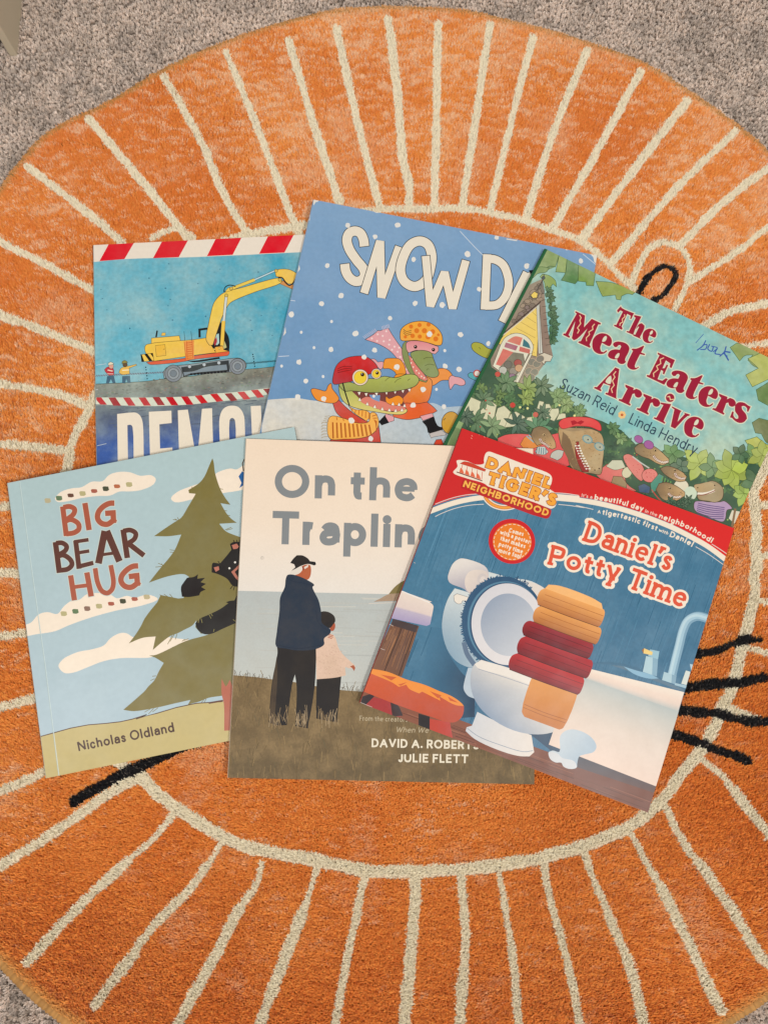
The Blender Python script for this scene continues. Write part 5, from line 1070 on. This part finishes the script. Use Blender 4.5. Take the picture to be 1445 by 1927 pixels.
    # series logo
    blob = z17(170, 405, 260, 415, 350, 450, 430, 440, 430, 400, 450, 335, 480, 320, 560, 345, 700, 395, 830, 445, 960, 490, 1090, 545, 1115, 580, 1110, 640, 1090, 690, 1150, 740, 1165, 790, 1150, 870, 1110, 895, 1060, 880, 800, 790, 500, 690, 430, 640, 260, 590, 120, 530, 165, 470, 155, 415)
    a.poly(blob, CR, .02, sm=True, n=4)
    for w, c_ in ((10.5, CR), (6.2, (176, 70, 44)), (4.4, (240, 160, 64))): a.line(z17(440, 770, 470, 815, 530, 860, 620, 885, 700, 878, 770, 855), w, c_)
    a.poly(z17(225, 585, 1090, 895, 1110, 915, 1100, 960, 1080, 990, 1050, 995, 205, 690, 200, 660), (190, 36, 38), .04)
    YO = (242, 166, 62); BR = (150, 60, 36)
    a.text('DANIEL', z17(442, 478, 1088, 700), 21.5, 6.4, YO, out=(1.1, BR), slab=.15, sp=13); a.text("TIGER'S", z17(455, 640, 780, 746, 1140, 876), 23.5, 6.8, YO, out=(1.1, BR), slab=.15, sp=12)
    a.text('NEIGHBORHOOD', z17(216, 672, 1070, 974), 13.4, 3.2, (246, 182, 84), out=(.7, (150, 40, 30)), slab=.10, sp=15)
    TR = (206, 70, 48)
    a.poly(z17(190, 440, 240, 420, 450, 500, 440, 520), TR, line=(150, 50, 36), lw=.6)
    for i in range(5): a.line(z17(215+i*50, 450+i*18, 200+i*52, 520+i*20), 1.0, TR, sm=False)
    for i in range(4): a.poly(z17(195+i*56, 480+i*19, 215+i*56, 500+i*19, 232+i*56, 545+i*19, 182+i*56, 528+i*19), (226, 110, 76))
    a.line(z17(155, 525, 415, 615), 1.8, (110, 44, 36), sm=False)
    # title
    OG = (222, 86, 58); OUT = (4.2, (242, 228, 208))
    for s, q in (("Daniel's", z18(346, 424, 640, 528, 935, 634)), ('Potty', z18(110, 586, 340, 640, 585, 704)), ('Time', z18(644, 742, 1030, 884))):
        a.text(s, q, 40 if s != 'Potty' else 38, 6.9, OG, out=OUT, slab=.13, sp=12, slabw=.8)
    for q in (z19(310, 720, 350, 740), z19(230, 950, 270, 965), z19(540, 140, 555, 150), z19(42, 1457, 150, 1500)): a.line(q, .8, (206, 190, 180), sm=False)

# ------------------------------------------------------------------ fibres
def vnoise(x, y, seed):
    """smooth value noise, unit lattice"""
    xi, yi = np.floor(x).astype(np.int64), np.floor(y).astype(np.int64); fx, fy = x-xi, y-yi
    def hsh(i, j):
        n = (i*374761393 + j*668265263 + seed*1274126177) & 0xffffffff
        n = ((n ^ (n >> 13))*1274126177) & 0xffffffff
        return ((n ^ (n >> 16)) & 0xffff)/65535.0
    fx, fy = fx*fx*(3-2*fx), fy*fy*(3-2*fy)
    a, b, c, d = hsh(xi, yi), hsh(xi+1, yi), hsh(xi, yi+1), hsh(xi+1, yi+1)
    return (a*(1-fx)+b*fx)*(1-fy)+(c*(1-fx)+d*fx)*fy
def fbm(x, y, seed): return (vnoise(x, y, seed)+.5*vnoise(2.1*x, 2.1*y, seed+1)+.25*vnoise(4.3*x, 4.3*y, seed+2))/1.75

def project(P):
    d = (P-np.array([0, 0, CAM_H])) @ R3
    return W/2-FPX*d[:, 0]/d[:, 2], H/2+FPX*d[:, 1]/d[:, 2]

def inside_poly(x, y, poly):
    r = np.zeros(len(x), bool); n = len(poly); j = n-1
    for i in range(n):
        xi, yi, xj, yj = poly[i][0], poly[i][1], poly[j][0], poly[j][1]
        c = ((yi > y) != (yj > y)) & (x < (xj-xi)*(y-yi)/(yj-yi+1e-12)+xi)
        r ^= c; j = i
    return r

def seg_dist(x, y, pts, r):
    """distance to a polyline, only computed within r of its box"""
    D = np.full(len(x), 9.0); pts = np.asarray(pts)
    for a, b in zip(pts[:-1], pts[1:]):
        m = np.flatnonzero((x > min(a[0], b[0])-r) & (x < max(a[0], b[0])+r) & (y > min(a[1], b[1])-r) & (y < max(a[1], b[1])+r))
        if not len(m): continue
        d = b-a; t = np.clip(((x[m]-a[0])*d[0]+(y[m]-a[1])*d[1])/(d@d+1e-12), 0, 1)
        D[m] = np.minimum(D[m], np.hypot(x[m]-a[0]-t*d[0], y[m]-a[1]-t*d[1]))
    return D

def blades(px, py, z0, ang, reach, hgt, wid, taper=0.45):
    n = len(px); ux, uy = np.cos(ang), np.sin(ang); vx, vy = -uy, ux
    V = np.empty((n, 4, 3), np.float32)
    V[:, 0, 0] = px-vx*wid/2; V[:, 0, 1] = py-vy*wid/2; V[:, 1, 0] = px+vx*wid/2; V[:, 1, 1] = py+vy*wid/2
    tx, ty = px+ux*reach, py+uy*reach
    V[:, 2, 0] = tx+vx*wid*taper/2; V[:, 2, 1] = ty+vy*wid*taper/2; V[:, 3, 0] = tx-vx*wid*taper/2; V[:, 3, 1] = ty-vy*wid*taper/2
    V[:, :2, 2] = np.asarray(z0).reshape(-1, 1) if np.ndim(z0) else z0
    tw = rng.uniform(-.35, .35, n)*wid
    V[:, 2, 2] = z0+hgt+tw; V[:, 3, 2] = z0+hgt-tw
    T = np.arange(4*n, dtype=np.int32).reshape(n, 4)
    return V.reshape(-1, 3), T

RUG_Z = -0.0052
outline_px = smooth(PX(0, 361, 40, 304, 83, 258, 133, 227, 200, 196, 283, 145, 367, 103, 482, 59, 582, 30, 660, 17, 749, 14, 882, 22, 964, 41, 1040, 60, 1114, 84, 1207, 117, 1297, 173, 1387, 237, 1445, 287, 1530, 400, 1600, 560, 1660, 760, 1700, 1000, 1700, 1250, 1660, 1500, 1570, 1730, 1445, 1877, 1373, 1926, 1180, 2050, 980, 2120, 740, 2140, 500, 2110, 300, 2035, 123, 1928, 0, 1815, -120, 1640, -205, 1420, -245, 1200, -250, 1000, -215, 800, -150, 620, -75, 470), True, 5)
rug_outline = unproject(outline_px, (-0.003, 0, 0))[:, :2]

CREAM_LINES = [(w*0.37e-3/2, unproject(smooth(p, False, 5))[:, :2]) for w, p in [
    (15, PX(50, 311, 130, 372, 228, 454)), (16, PX(166, 222, 250, 320, 353, 447)), (15, PX(307, 140, 380, 270, 421, 365, 473, 450)),
    (14, PX(424, 95, 482, 233, 553, 417, 570, 450)), (16, PX(543, 73, 587, 220, 638, 377)), (16, PX(633, 50, 670, 213, 715, 393)), (17, PX(731, 34, 748, 167, 759, 300, 770, 345, 769, 390)),
    (17, PX(825, 40, 821, 233, 818, 390)), (16, PX(922, 42, 898, 205, 870, 386)), (15, PX(1004, 66, 962, 230, 922, 396)), (15, PX(1106, 92, 1040, 253, 989, 412)),
    (16, PX(1207, 131, 1124, 283, 1038, 432)), (17, PX(1294, 188, 1194, 317, 1094, 452)), (15, PX(1386, 243, 1264, 363, 1155, 490)), (15, PX(1500, 283, 1446, 315, 1357, 383, 1282, 460)),
    (13, PX(1530, 380, 1445, 427, 1404, 462, 1363, 489, 1305, 525)), (15, PX(1540, 550, 1445, 570, 1377, 585, 1328, 614, 1290, 640)), (12, PX(1560, 630, 1445, 645, 1395, 653, 1350, 670)),
    # ring round the face
    (17, PX(582, 420, 482, 437, 380, 470, 280, 540, 215, 640, 175, 748, 156, 788, 134, 829, 123, 880, 95, 960, 85, 1060, 90, 1180, 120, 1300, 170, 1400, 262, 1462)),
    (14, PX(560, 425, 640, 405, 715, 393, 769, 391, 818, 391, 870, 390, 922, 398, 989, 414, 1040, 432, 1094, 452, 1145, 494, 1170, 520, 1195, 540)),
    (21, PX(262, 1462, 300, 1500, 344, 1532, 417, 1577, 482, 1602, 582, 1620, 689, 1642, 782, 1644, 866, 1640, 964, 1629, 1097, 1596, 1180, 1562, 1247, 1510, 1286, 1457, 1318, 1420, 1334, 1395, 1349, 1366, 1361, 1332, 1376, 1307, 1388, 1272, 1398, 1224, 1409, 1183, 1419, 1141, 1425, 1110, 1422, 1090, 1427, 1069, 1424, 1021, 1429, 1005, 1425, 970, 1422, 921, 1438, 887, 1450, 820, 1420, 740, 1380, 690)),
    # ears
    (12, PX(1189, 535, 1201, 504, 1218, 473, 1236, 458, 1257, 454, 1280, 464, 1297, 487, 1299, 512, 1294, 535, 1272, 581)), (12, PX(285, 447, 310, 433, 335, 429, 362, 445)),
    # left rays
    (14, PX(-140, 360, 0, 453, 78, 493, 176, 547, 200, 560)), (16, PX(-200, 540, 0, 593, 93, 627, 180, 662)), (16, PX(-215, 690, 0, 722, 109, 742, 160, 763)), (17, PX(-225, 830, 0, 836, 118, 846)),
    (14, PX(-240, 960, 0, 954, 90, 950)), (17, PX(-240, 1075, 0, 1079, 90, 1084)), (15, PX(-240, 1215, 0, 1198, 60, 1192, 95, 1190)), (15, PX(-210, 1390, 0, 1334, 64, 1316, 120, 1296)), (16, PX(-170, 1550, 0, 1490, 81, 1455, 150, 1400)),
    (17, PX(-90, 1690, 0, 1633, 100, 1570, 200, 1500, 262, 1464)),
    # lower rays
    (12, PX(328, 1533, 280, 1590, 233, 1627)), (17, PX(240, 1622, 150, 1707, 47, 1817)), (10, PX(417, 1590, 385, 1640)), (15, PX(390, 1632, 350, 1683, 287, 1747, 240, 1810)), (18, PX(250, 1800, 173, 1897)),
    (12, PX(492, 1627, 482, 1667, 444, 1720)), (19, PX(448, 1715, 400, 1810, 337, 1927, 310, 1990)), (12, PX(596, 1640, 580, 1690, 565, 1733)), (19, PX(568, 1725, 532, 1817, 490, 1927, 465, 2010)),
    (14, PX(686, 1655, 662, 1767, 632, 1927, 620, 2060)), (20, PX(782, 1655, 780, 1717, 769, 1850, 762, 1927, 756, 2060)), (15, PX(868, 1650, 877, 1767, 872, 1860)), (19, PX(874, 1830, 866, 1927, 862, 2060)),
    (11, PX(941, 1650, 956, 1733, 966, 1800)), (15, PX(964, 1790, 971, 1850, 977, 1926, 990, 2040)), (14, PX(1024, 1620, 1036, 1690, 1052, 1750, 1074, 1833, 1092, 1927, 1110, 2010)), (12, PX(1100, 1606, 1120, 1660, 1150, 1733)), (17, PX(1146, 1725, 1190, 1833, 1212, 1927, 1225, 1970)),
    (13, PX(1186, 1565, 1215, 1620, 1247, 1676)), (18, PX(1243, 1668, 1297, 1776, 1330, 1850, 1360, 1908)), (12, PX(1252, 1515, 1283, 1580, 1320, 1632)), (18, PX(1315, 1625, 1363, 1690, 1400, 1750, 1445, 1816, 1480, 1830)),
    (11, PX(1326, 1434, 1361, 1463, 1390, 1500)), (17, PX(1385, 1492, 1417, 1533, 1450, 1570, 1530, 1660)),
    # right rays
    (14, PX(1432, 887, 1520, 876)), (14, PX(1436, 951, 1640, 940)), (14, PX(1427, 1046, 1660, 1050)), (10, PX(1424, 1129, 1445, 1134, 1660, 1170)), (10, PX(1404, 1218, 1445, 1231, 1640, 1300)), (13, PX(1374, 1334, 1420, 1352, 1600, 1420))]]
BLACK_LINES = [(w*0.37e-3/2, unproject(smooth(p, False, 5))[:, :2]) for w, p in [
    (15, PX(137, 1511, 200, 1474, 267, 1443, 317, 1420, 380, 1395)), (13, PX(1290, 1236, 1311, 1232, 1357, 1224, 1378, 1214, 1405, 1206, 1430, 1204)), (15, PX(1270, 1300, 1291, 1296, 1361, 1287, 1394, 1288, 1440, 1276)),
    (15, PX(1250, 1334, 1278, 1337, 1349, 1345, 1411, 1359, 1470, 1360)), (15, PX(1240, 1374, 1266, 1382, 1307, 1395, 1361, 1417, 1411, 1433)),
    (9.5, PX(1200, 560, 1206, 545, 1218, 525, 1234, 508, 1251, 499, 1267, 502, 1274, 515, 1263, 537, 1249, 554, 1232, 564))]]

def rug_pattern(x, y):
    wob = 0.0007*(vnoise(x*420, y*420, 11)-.5)+0.0012*(vnoise(x*120, y*120, 12)-.5)
    cr = np.zeros(len(x), bool); bk = np.zeros(len(x), bool)
    for hw, p in CREAM_LINES: cr |= (seg_dist(x, y, p, hw+.004)+wob) < hw*1.02
    for hw, p in BLACK_LINES: bk |= (seg_dist(x, y, p, hw+.004)+wob*1.5) < hw*1.2
    return cr, bk

def scatter(step, x0, x1, y0, y1):
    gx, gy = np.meshgrid(np.arange(x0, x1, step), np.arange(y0, y1, step))
    n = gx.size
    return gx.ravel()+rng.uniform(-.5, .5, n)*step, gy.ravel()+rng.uniform(-.5, .5, n)*step

def make_rug():
    lo, hi = rug_outline.min(0), rug_outline.max(0)
    x, y = scatter(0.00066, lo[0], hi[0], lo[1], hi[1])
    u, v = project(np.c_[x, y, np.zeros(len(x))])
    near = (u > -60) & (u < W+60) & (v > -60) & (v < H+60)
    keep = near | (rng.random(len(x)) < .16)
    x, y, near = x[keep], y[keep], near[keep]
    m = inside_poly(x, y, rug_outline); x, y, near = x[m], y[m], near[m]
    n = len(x)
    ed = seg_dist(x, y, np.vstack([rug_outline, rug_outline[:1]]), 0.02)
    # brushed pile: direction and clumps
    flow = fbm(x*9, y*9, 21)
    ang = 1.57 + (flow-.5)*2.0 + rng.normal(0, .6, n)
    ridge = vnoise(x*110+2*flow, y*420+x*60*flow, 31); ridge2 = vnoise(x*260, y*620, 33)
    band = fbm(x*16, y*16, 41); coarse = fbm(x*5, y*5, 43)
    hgt = 0.0036 + 0.0009*(ridge-.5) + rng.uniform(-.0006, .0006, n) + .0006*(band-.5)
    reach = 0.0026 + 0.0016*ridge + rng.uniform(-.0006, .0008, n)
    cr, bk = rug_pattern(x+np.cos(ang)*reach*.75, y+np.sin(ang)*reach*.75)
    hgt[cr] = .0037+.2*(hgt[cr]-.0036); reach[cr] = reach[cr]*.5+.0026; 
    wid = np.where(near, 0.00085, 0.0021)*rng.uniform(.7, 1.25, n)
    C = np.ones((n, 4))
    o1, o2, o3 = lin((255, 172, 84)), lin((236, 134, 54)), lin((255, 226, 188))
    t = np.clip(.5+1.2*(band-.5)+.9*(coarse-.5)+rng.normal(0, .28, n), 0, 1)[:, None]
    col = o2*(1-t)+o1*t
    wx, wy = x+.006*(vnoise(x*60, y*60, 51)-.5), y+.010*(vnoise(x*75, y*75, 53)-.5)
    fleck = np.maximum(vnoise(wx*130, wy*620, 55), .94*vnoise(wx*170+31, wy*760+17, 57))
    sheen_wear = np.clip((fleck+.30*(coarse-.5)+.16*(y/.35)+.25*(band-.5)-.775)*7, 0, 1)*rng.uniform(.35, 1, n)  # pale flecks: pile sheen painted into the tuft colour, plus some worn tips
    cloud = fbm(x*26, y*26, 71); sheen_wear = np.maximum(sheen_wear, np.clip((cloud+.30*vnoise(x*330, y*420, 73)+.25*(coarse-.5)-.76)*3.2, 0, .62)*rng.uniform(.2, 1, n))
    col = col*(1-sheen_wear[:, None]*.8)+o3*sheen_wear[:, None]*.8
    cc = np.minimum(lin((253, 241, 212))*rng.uniform(.88, 1.02, n)[:, None], .98); cc[rng.random(n) < .03] *= .62
    col[cr] = cc[cr]
    kk = lin((26, 25, 28))*rng.uniform(.5, 1.5, n)[:, None]; kk[rng.random(n) < .05] = lin((110, 100, 92)); col[bk] = kk[bk]
    e = np.clip(1-(ed-.0015)/.0060, 0, 1)*rng.uniform(.5, 1.2, n); e = np.clip(e, 0, 1)[:, None]
    col = col*(1-e)+lin((206, 148, 84))*e
    hgt = hgt*np.clip(.35+ed/.010, 0, 1)
    # crushed creases in the pile
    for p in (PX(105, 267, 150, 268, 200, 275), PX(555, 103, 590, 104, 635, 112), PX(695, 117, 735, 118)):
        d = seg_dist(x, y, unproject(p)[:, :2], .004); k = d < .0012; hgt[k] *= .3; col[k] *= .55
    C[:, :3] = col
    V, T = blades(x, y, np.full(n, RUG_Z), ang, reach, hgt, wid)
    rug = bpy.data.objects.new('area_rug', None); scene.collection.objects.link(rug)
    c = rug_outline.mean(0); rug.location = (c[0], c[1], -0.0105)
    base_loc = np.array([c[0], c[1], -0.0105])
    # backing under the pile joins the same mesh so that no gap shows
    nb = len(rug_outline)
    bx, by = scatter(0.0016, lo[0], hi[0], lo[1], hi[1])
    top = np.c_[rug_outline, np.full(nb, RUG_Z+.0003)]; bot = np.c_[rug_outline, np.full(nb, -0.0103)]
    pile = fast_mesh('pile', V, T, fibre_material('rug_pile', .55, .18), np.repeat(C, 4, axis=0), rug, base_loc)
    st = 0.0016; gx = np.arange(lo[0], hi[0], st); gy = np.arange(lo[1], hi[1], st)
    GX, GY = np.meshgrid(gx, gy); fx, fy = GX.ravel(), GY.ravel()
    ins = inside_poly(fx, fy, rug_outline); cr, bk = rug_pattern(fx, fy)
    bc = np.ones((len(fx), 4)); bc[:, :3] = lin((206, 112, 40)); bc[cr, :3] = lin((240, 228, 200)); bc[bk, :3] = lin((18, 18, 20))
    ny, nx = GX.shape; I = np.arange(nx*ny).reshape(ny, nx)
    q = np.stack([I[:-1, :-1], I[:-1, 1:], I[1:, 1:], I[1:, :-1]], -1).reshape(-1, 4)
    q = q[ins[q].all(1)]
    fast_mesh('backing', np.c_[fx, fy, np.full(len(fx), RUG_Z+.0002)], q, pile.data.materials[0], bc, rug, base_loc)
    # overlocked edge: a cord wrapped in thread
    vs_, fs = [], []; k = 8; R = 0.0034
    P = rug_outline; n0 = len(P); dense = []
    for i in range(n0):
        a, b = P[i], P[(i+1) % n0]; L = np.hypot(*(b-a)); mm = max(1, int(L/.0009))
        for j in range(mm): dense.append(a+(b-a)*j/mm)
    D = np.array(dense); nd_ = len(D); tg = np.roll(D, -6, 0)-np.roll(D, 6, 0); tg /= np.hypot(tg[:, 0], tg[:, 1])[:, None]
    for i in range(nd_):
        nrm = np.array([tg[i][1], -tg[i][0]]); r = R*(1+.10*math.sin(i*1.9)+random.uniform(-.07, .07))
        for j in range(k):
            an = 2*math.pi*j/k
            p = D[i]+nrm*(r*math.cos(an)); vs_.append((p[0], p[1], -0.0062+r*.85*math.sin(an)))
    V2 = np.array(vs_); I = np.arange(nd_*k).reshape(nd_, k)
    q = np.stack([I, np.roll(I, -1, 1), np.roll(np.roll(I, -1, 0), -1, 1), np.roll(I, -1, 0)], -1).reshape(-1, 4)
    bc = np.ones((len(V2), 4)); bc[:, :3] = lin((188, 136, 74))*np.repeat(rng.uniform(.7, 1.1, nd_), k)[:, None]
    eb = fast_mesh('edge_binding', V2, q, fibre_material('rug_binding', .7, .15), bc, rug, base_loc)
    rug['label'] = 'round orange tufted rug with cream rays and black whiskers'; rug['category'] = 'rug'
    return rug

def make_carpet():
    m, nt, bs = principled('carpet_ground'); L = nt.links.new
    tc = nd(nt, 'ShaderNodeTexCoord'); n1 = nd(nt, 'ShaderNodeTexNoise'); n1.inputs['Scale'].default_value = 330; n1.inputs['Detail'].default_value = 5
    n2 = nd(nt, 'ShaderNodeTexNoise'); n2.inputs['Scale'].default_value = 26; n2.inputs['Detail'].default_value = 3
    L(tc.outputs['Object'], n1.inputs['Vector']); L(tc.outputs['Object'], n2.inputs['Vector'])
    cr = nd(nt, 'ShaderNodeValToRGB'); cr.color_ramp.elements[0].position = .32; cr.color_ramp.elements[0].color = (*lin((128, 112, 102)), 1); cr.color_ramp.elements[1].position = .7; cr.color_ramp.elements[1].color = (*lin((190, 174, 158)), 1)
    mx = nd(nt, 'ShaderNodeMath', operation='MULTIPLY_ADD'); L(n2.outputs['Fac'], mx.inputs[0]); mx.inputs[1].default_value = .3; L(n1.outputs['Fac'], mx.inputs[2])
    sb = nd(nt, 'ShaderNodeMath', operation='SUBTRACT'); L(mx.outputs[0], sb.inputs[0]); sb.inputs[1].default_value = .15
    L(sb.outputs[0], cr.inputs[0]); L(cr.outputs[0], bs.inputs['Base Color']); bs.inputs['Roughness'].default_value = .95
    bp = nd(nt, 'ShaderNodeBump'); bp.inputs['Distance'].default_value = .002; L(n1.outputs['Fac'], bp.inputs['Height']); L(bp.outputs[0], bs.inputs['Normal'])
    s = 3.0
    ground = new_mesh_object('carpet', [(-s, -s, -.0108), (s, -s, -.0108), (s, s, -.0108), (-s, s, -.0108)], [(0, 1, 2, 3)], m)
    ground['kind'] = 'structure'; ground['label'] = 'grey brown looped carpet under the rug'
    x, y = scatter(.0022, -.46, .46, -.46, .52)
    u, v = project(np.c_[x, y, np.full(len(x), -.01)])
    keep = (u > -110) & (u < W+110) & (v > -110) & (v < H+110) & ~inside_poly(x, y, rug_outline*1.0)
    x, y = x[keep], y[keep]; n = len(x); k = 10
    patch = vnoise(x*95, y*95, 61); big = fbm(x*14, y*14, 63)
    br = np.clip(.90+.32*(patch-.5)+.22*(big-.5)+rng.normal(0, .11, n), .4, 1.06)
    hue = rng.random((n, 1)); base = lin((246, 230, 218))*(1-hue)+lin((236, 218, 202))*hue
    X, Y = np.repeat(x, k), np.repeat(y, k); N = n*k
    a0 = np.repeat(rng.uniform(0, 6.28, n), k); ang = a0+np.tile(np.arange(k)*.6283, n)+rng.normal(0, .3, N)
    hg = np.repeat(.0022+.0012*(vnoise(x*210, y*210, 66)-.4), k)*rng.uniform(.8, 1.1, N)
    V, T = blades(X+.0003*np.cos(ang), Y+.0003*np.sin(ang), np.full(N, -.0106), ang+rng.normal(0, .5, N), rng.uniform(.0006, .0019, N), hg, rng.uniform(.0006, .0010, N), .7)
    C = np.ones((N, 4)); C[:, :3] = np.repeat(base*br[:, None], k, 0)*rng.uniform(.8, 1.1, N)[:, None]
    tf = fast_mesh('carpet_tufts', V, T, fibre_material('carpet_yarn', .8, .1), np.repeat(C, 4, axis=0))
    tf['kind'] = 'stuff'; tf['label'] = 'grey brown looped carpet yarn around the rug'

# ------------------------------------------------------------------ books
PAGES = page_material()
def make_book(name, label, corners, plane, t, art, tint, spine_col, back_col, mat_kw):
    corners = np.array(corners, float)
    top = unproject(corners, plane)
    root = bpy.data.objects.new(name, None); scene.collection.objects.link(root)
    c = top.mean(0); loc = np.array([c[0], c[1], c[2]-t]); root.location = loc
    root['label'] = label; root['category'] = 'book'; root['group'] = 'picture books fanned out on the rug'
    ct = 0.00032
    pm = print_material(name+'_print', tint, **mat_kw)
    a = Art(corners, plane); art(a)
    dz = np.array([0, 0, 1.0])
    e1 = (top[1]-top[0])/np.linalg.norm(top[1]-top[0]); e2 = (top[3]-top[0])/np.linalg.norm(top[3]-top[0])
    def ins(q, l, r, tp, b): return np.array([q[0]+e1*l+e2*tp, q[1]-e1*r+e2*tp, q[2]-e1*r-e2*b, q[3]+e1*l-e2*b])
    BOX = [(0, 3, 2, 1)[::-1], (4, 5, 6, 7)[::-1], (0, 1, 5, 4)[::-1], (1, 2, 6, 5)[::-1], (2, 3, 7, 6)[::-1], (3, 0, 4, 7)[::-1]]
    V = [top, top-dz*ct]; verts = np.vstack(V+a.V); off = 8
    faces = BOX+[[i+off for i in f] for f in a.T]
    white = np.r_[lin((238, 230, 216)), 0.0]
    cols = np.vstack([np.tile(white, (8, 1))]+a.C)
    new_mesh_object('front_cover', verts, faces, pm, root, cols, loc=loc)
    q = ins(top, .0006, .0007, .0005, .0005)
    new_mesh_object('page_block', np.vstack([q-dz*(ct+.00002), q-dz*(t-ct-.00002)]), BOX, PAGES, root, loc=loc)
    new_mesh_object('back_cover', np.vstack([top-dz*(t-ct), top-dz*t]), BOX, plain_material(name+'_back', back_col, .45), root, loc=loc)
    # folded spine along the left edge
    vs_, fs = [], []; k = 7
    for end in (top[0], top[3]):
        for j in range(k):
            an = math.pi*j/(k-1); vs_.append(end-e1*(.00005+.0006*math.sin(an))-dz*(t/2-t/2*math.cos(an)))
    for j in range(k-1): fs.append((j, j+1, k+j+1, k+j))
    fs.append(tuple(range(k-1, -1, -1))); fs.append(tuple(range(k, 2*k)))
    new_mesh_object('spine', vs_, fs, plain_material(name+'_spine', spine_col, .42), root, smooth_shade=False, loc=loc)
    return root

make_carpet()
make_rug()
BK = [
 ('picture_book', 'picture book with a yellow excavator and striped barrier tape on its cover', [(176, 460.7), (699, 434.6), (738, 988.6), (184.5, 1023)], (.0029, 0, 0), .0025, art_machine, (196, 214, 204), (150, 176, 180), (90, 150, 170), dict(rough=.42, scale=32)),
 ('picture_book', 'blue winter picture book with falling snow and two skating crocodiles', [(590.5, 375), (1123.4, 480.2), (1038, 995.8), (473.9, 883.4)], (.00572, -.0175, 0), .0022, art_winter, (180, 200, 222), (150, 176, 206), (120, 150, 190), dict(rough=.38, scale=30, coat=.08)),
 ('picture_book', 'pale blue picture book with a black bear behind a fir tree', [(14.1, 908.9), (553.7, 803.3), (651, 1349.5), (86.8, 1465.2)], (.00567, -.0075, .0375), .0034, art_forest, (160, 178, 170), (196, 206, 196), (150, 170, 170), dict(rough=.38, scale=26, coat=.16)),
 ('picture_book', 'green and turquoise picture book with a cottage and reptile guests in a garden', [(1025.7, 467.4), (1510.7, 704), (1292, 1182), (789, 925)], (.00902, -.0175, 0), .0030, art_garden, (206, 212, 180), (44, 98, 62), (70, 130, 100), dict(rough=.44, scale=20)),
 ('picture_book', 'cream picture book with an adult and child seen from behind by a lake', [(463.5, 825.2), (1003, 844), (1005.5, 1476.7), (429.1, 1464.3)], (.00936, -.01, .0375), .0034, art_lake, (160, 134, 94), (206, 190, 170), (190, 180, 170), dict(rough=.46, scale=70)),
 ('picture_book', 'red and blue picture book with a toilet and bathtub, on top of the others', [(869.8, 805.9), (1381.4, 994.1), (1219.2, 1529.9), (677, 1323)], (.01504, -.035, .0375), .0024, art_bathroom, (120, 160, 184), (150, 60, 56), (60, 110, 140), dict(rough=.34, scale=40, coat=.05)),
]
for b in BK: make_book(*b)

# ------------------------------------------------------------------ corner of a white bookcase at the upper left
def boxes(name, lst, mat, parent, loc):
    V, F = [], []
    for (x0, x1, y0, y1, z0, z1) in lst:
        n = len(V); V += [(x0, y0, z0), (x1, y0, z0), (x1, y1, z0), (x0, y1, z0), (x0, y0, z1), (x1, y0, z1), (x1, y1, z1), (x0, y1, z1)]
        F += [tuple(n+i for i in f) for f in ((0, 3, 2, 1), (4, 5, 6, 7), (0, 1, 5, 4), (1, 2, 6, 5), (2, 3, 7, 6), (3, 0, 4, 7))]
    o = new_mesh_object(name, V, F, mat, parent, loc=loc)
    bv = o.modifiers.new('edges', 'BEVEL'); bv.width = .0008; bv.segments = 2
    return o
def make_bookcase():
    c = unproject([(33, 104)], (-.009, 0, 0))[0]; x1, y0 = c[0], c[1]; zb = -.0105
    root = bpy.data.objects.new('bookcase', None); scene.collection.objects.link(root); loc = np.array([x1-.15, y0+.12, zb]); root.location = loc
    wm = plain_material('white_laminate', (214, 200, 174), .45, .04, 30); dm = plain_material('shadowed_interior', (44, 54, 46), .7)  # inner boards coloured dark to paint in the shadow inside the bookcase
    th = .0062
    boxes('side_panel', [(x1-th, x1, y0, y0+.24, zb, .46)], wm, root, loc); boxes('side_panel', [(x1-.30, x1-.30+th, y0, y0+.24, zb, .46)], wm, root, loc)
    boxes('shelf', [(x1-.30+th, x1-th, y0+.012, y0+.232, .17, .176)], wm, root, loc); boxes('shelf', [(x1-.30+th, x1-th, y0+.012, y0+.232, .33, .336)], wm, root, loc)
    boxes('base_shelf', [(x1-.30+th, x1-th, y0+.004, y0+.232, .004, .010)], dm, root, loc)
    boxes('back_panel', [(x1-.30+th, x1-th, y0+.233, y0+.238, zb, .455)], dm, root, loc)
    boxes('top_board', [(x1-.30, x1, y0, y0+.24, .4602, .467)], wm, root, loc)
    root['label'] = 'corner of a white bookcase standing on the grey carpet'; root['category'] = 'bookcase'
make_bookcase()
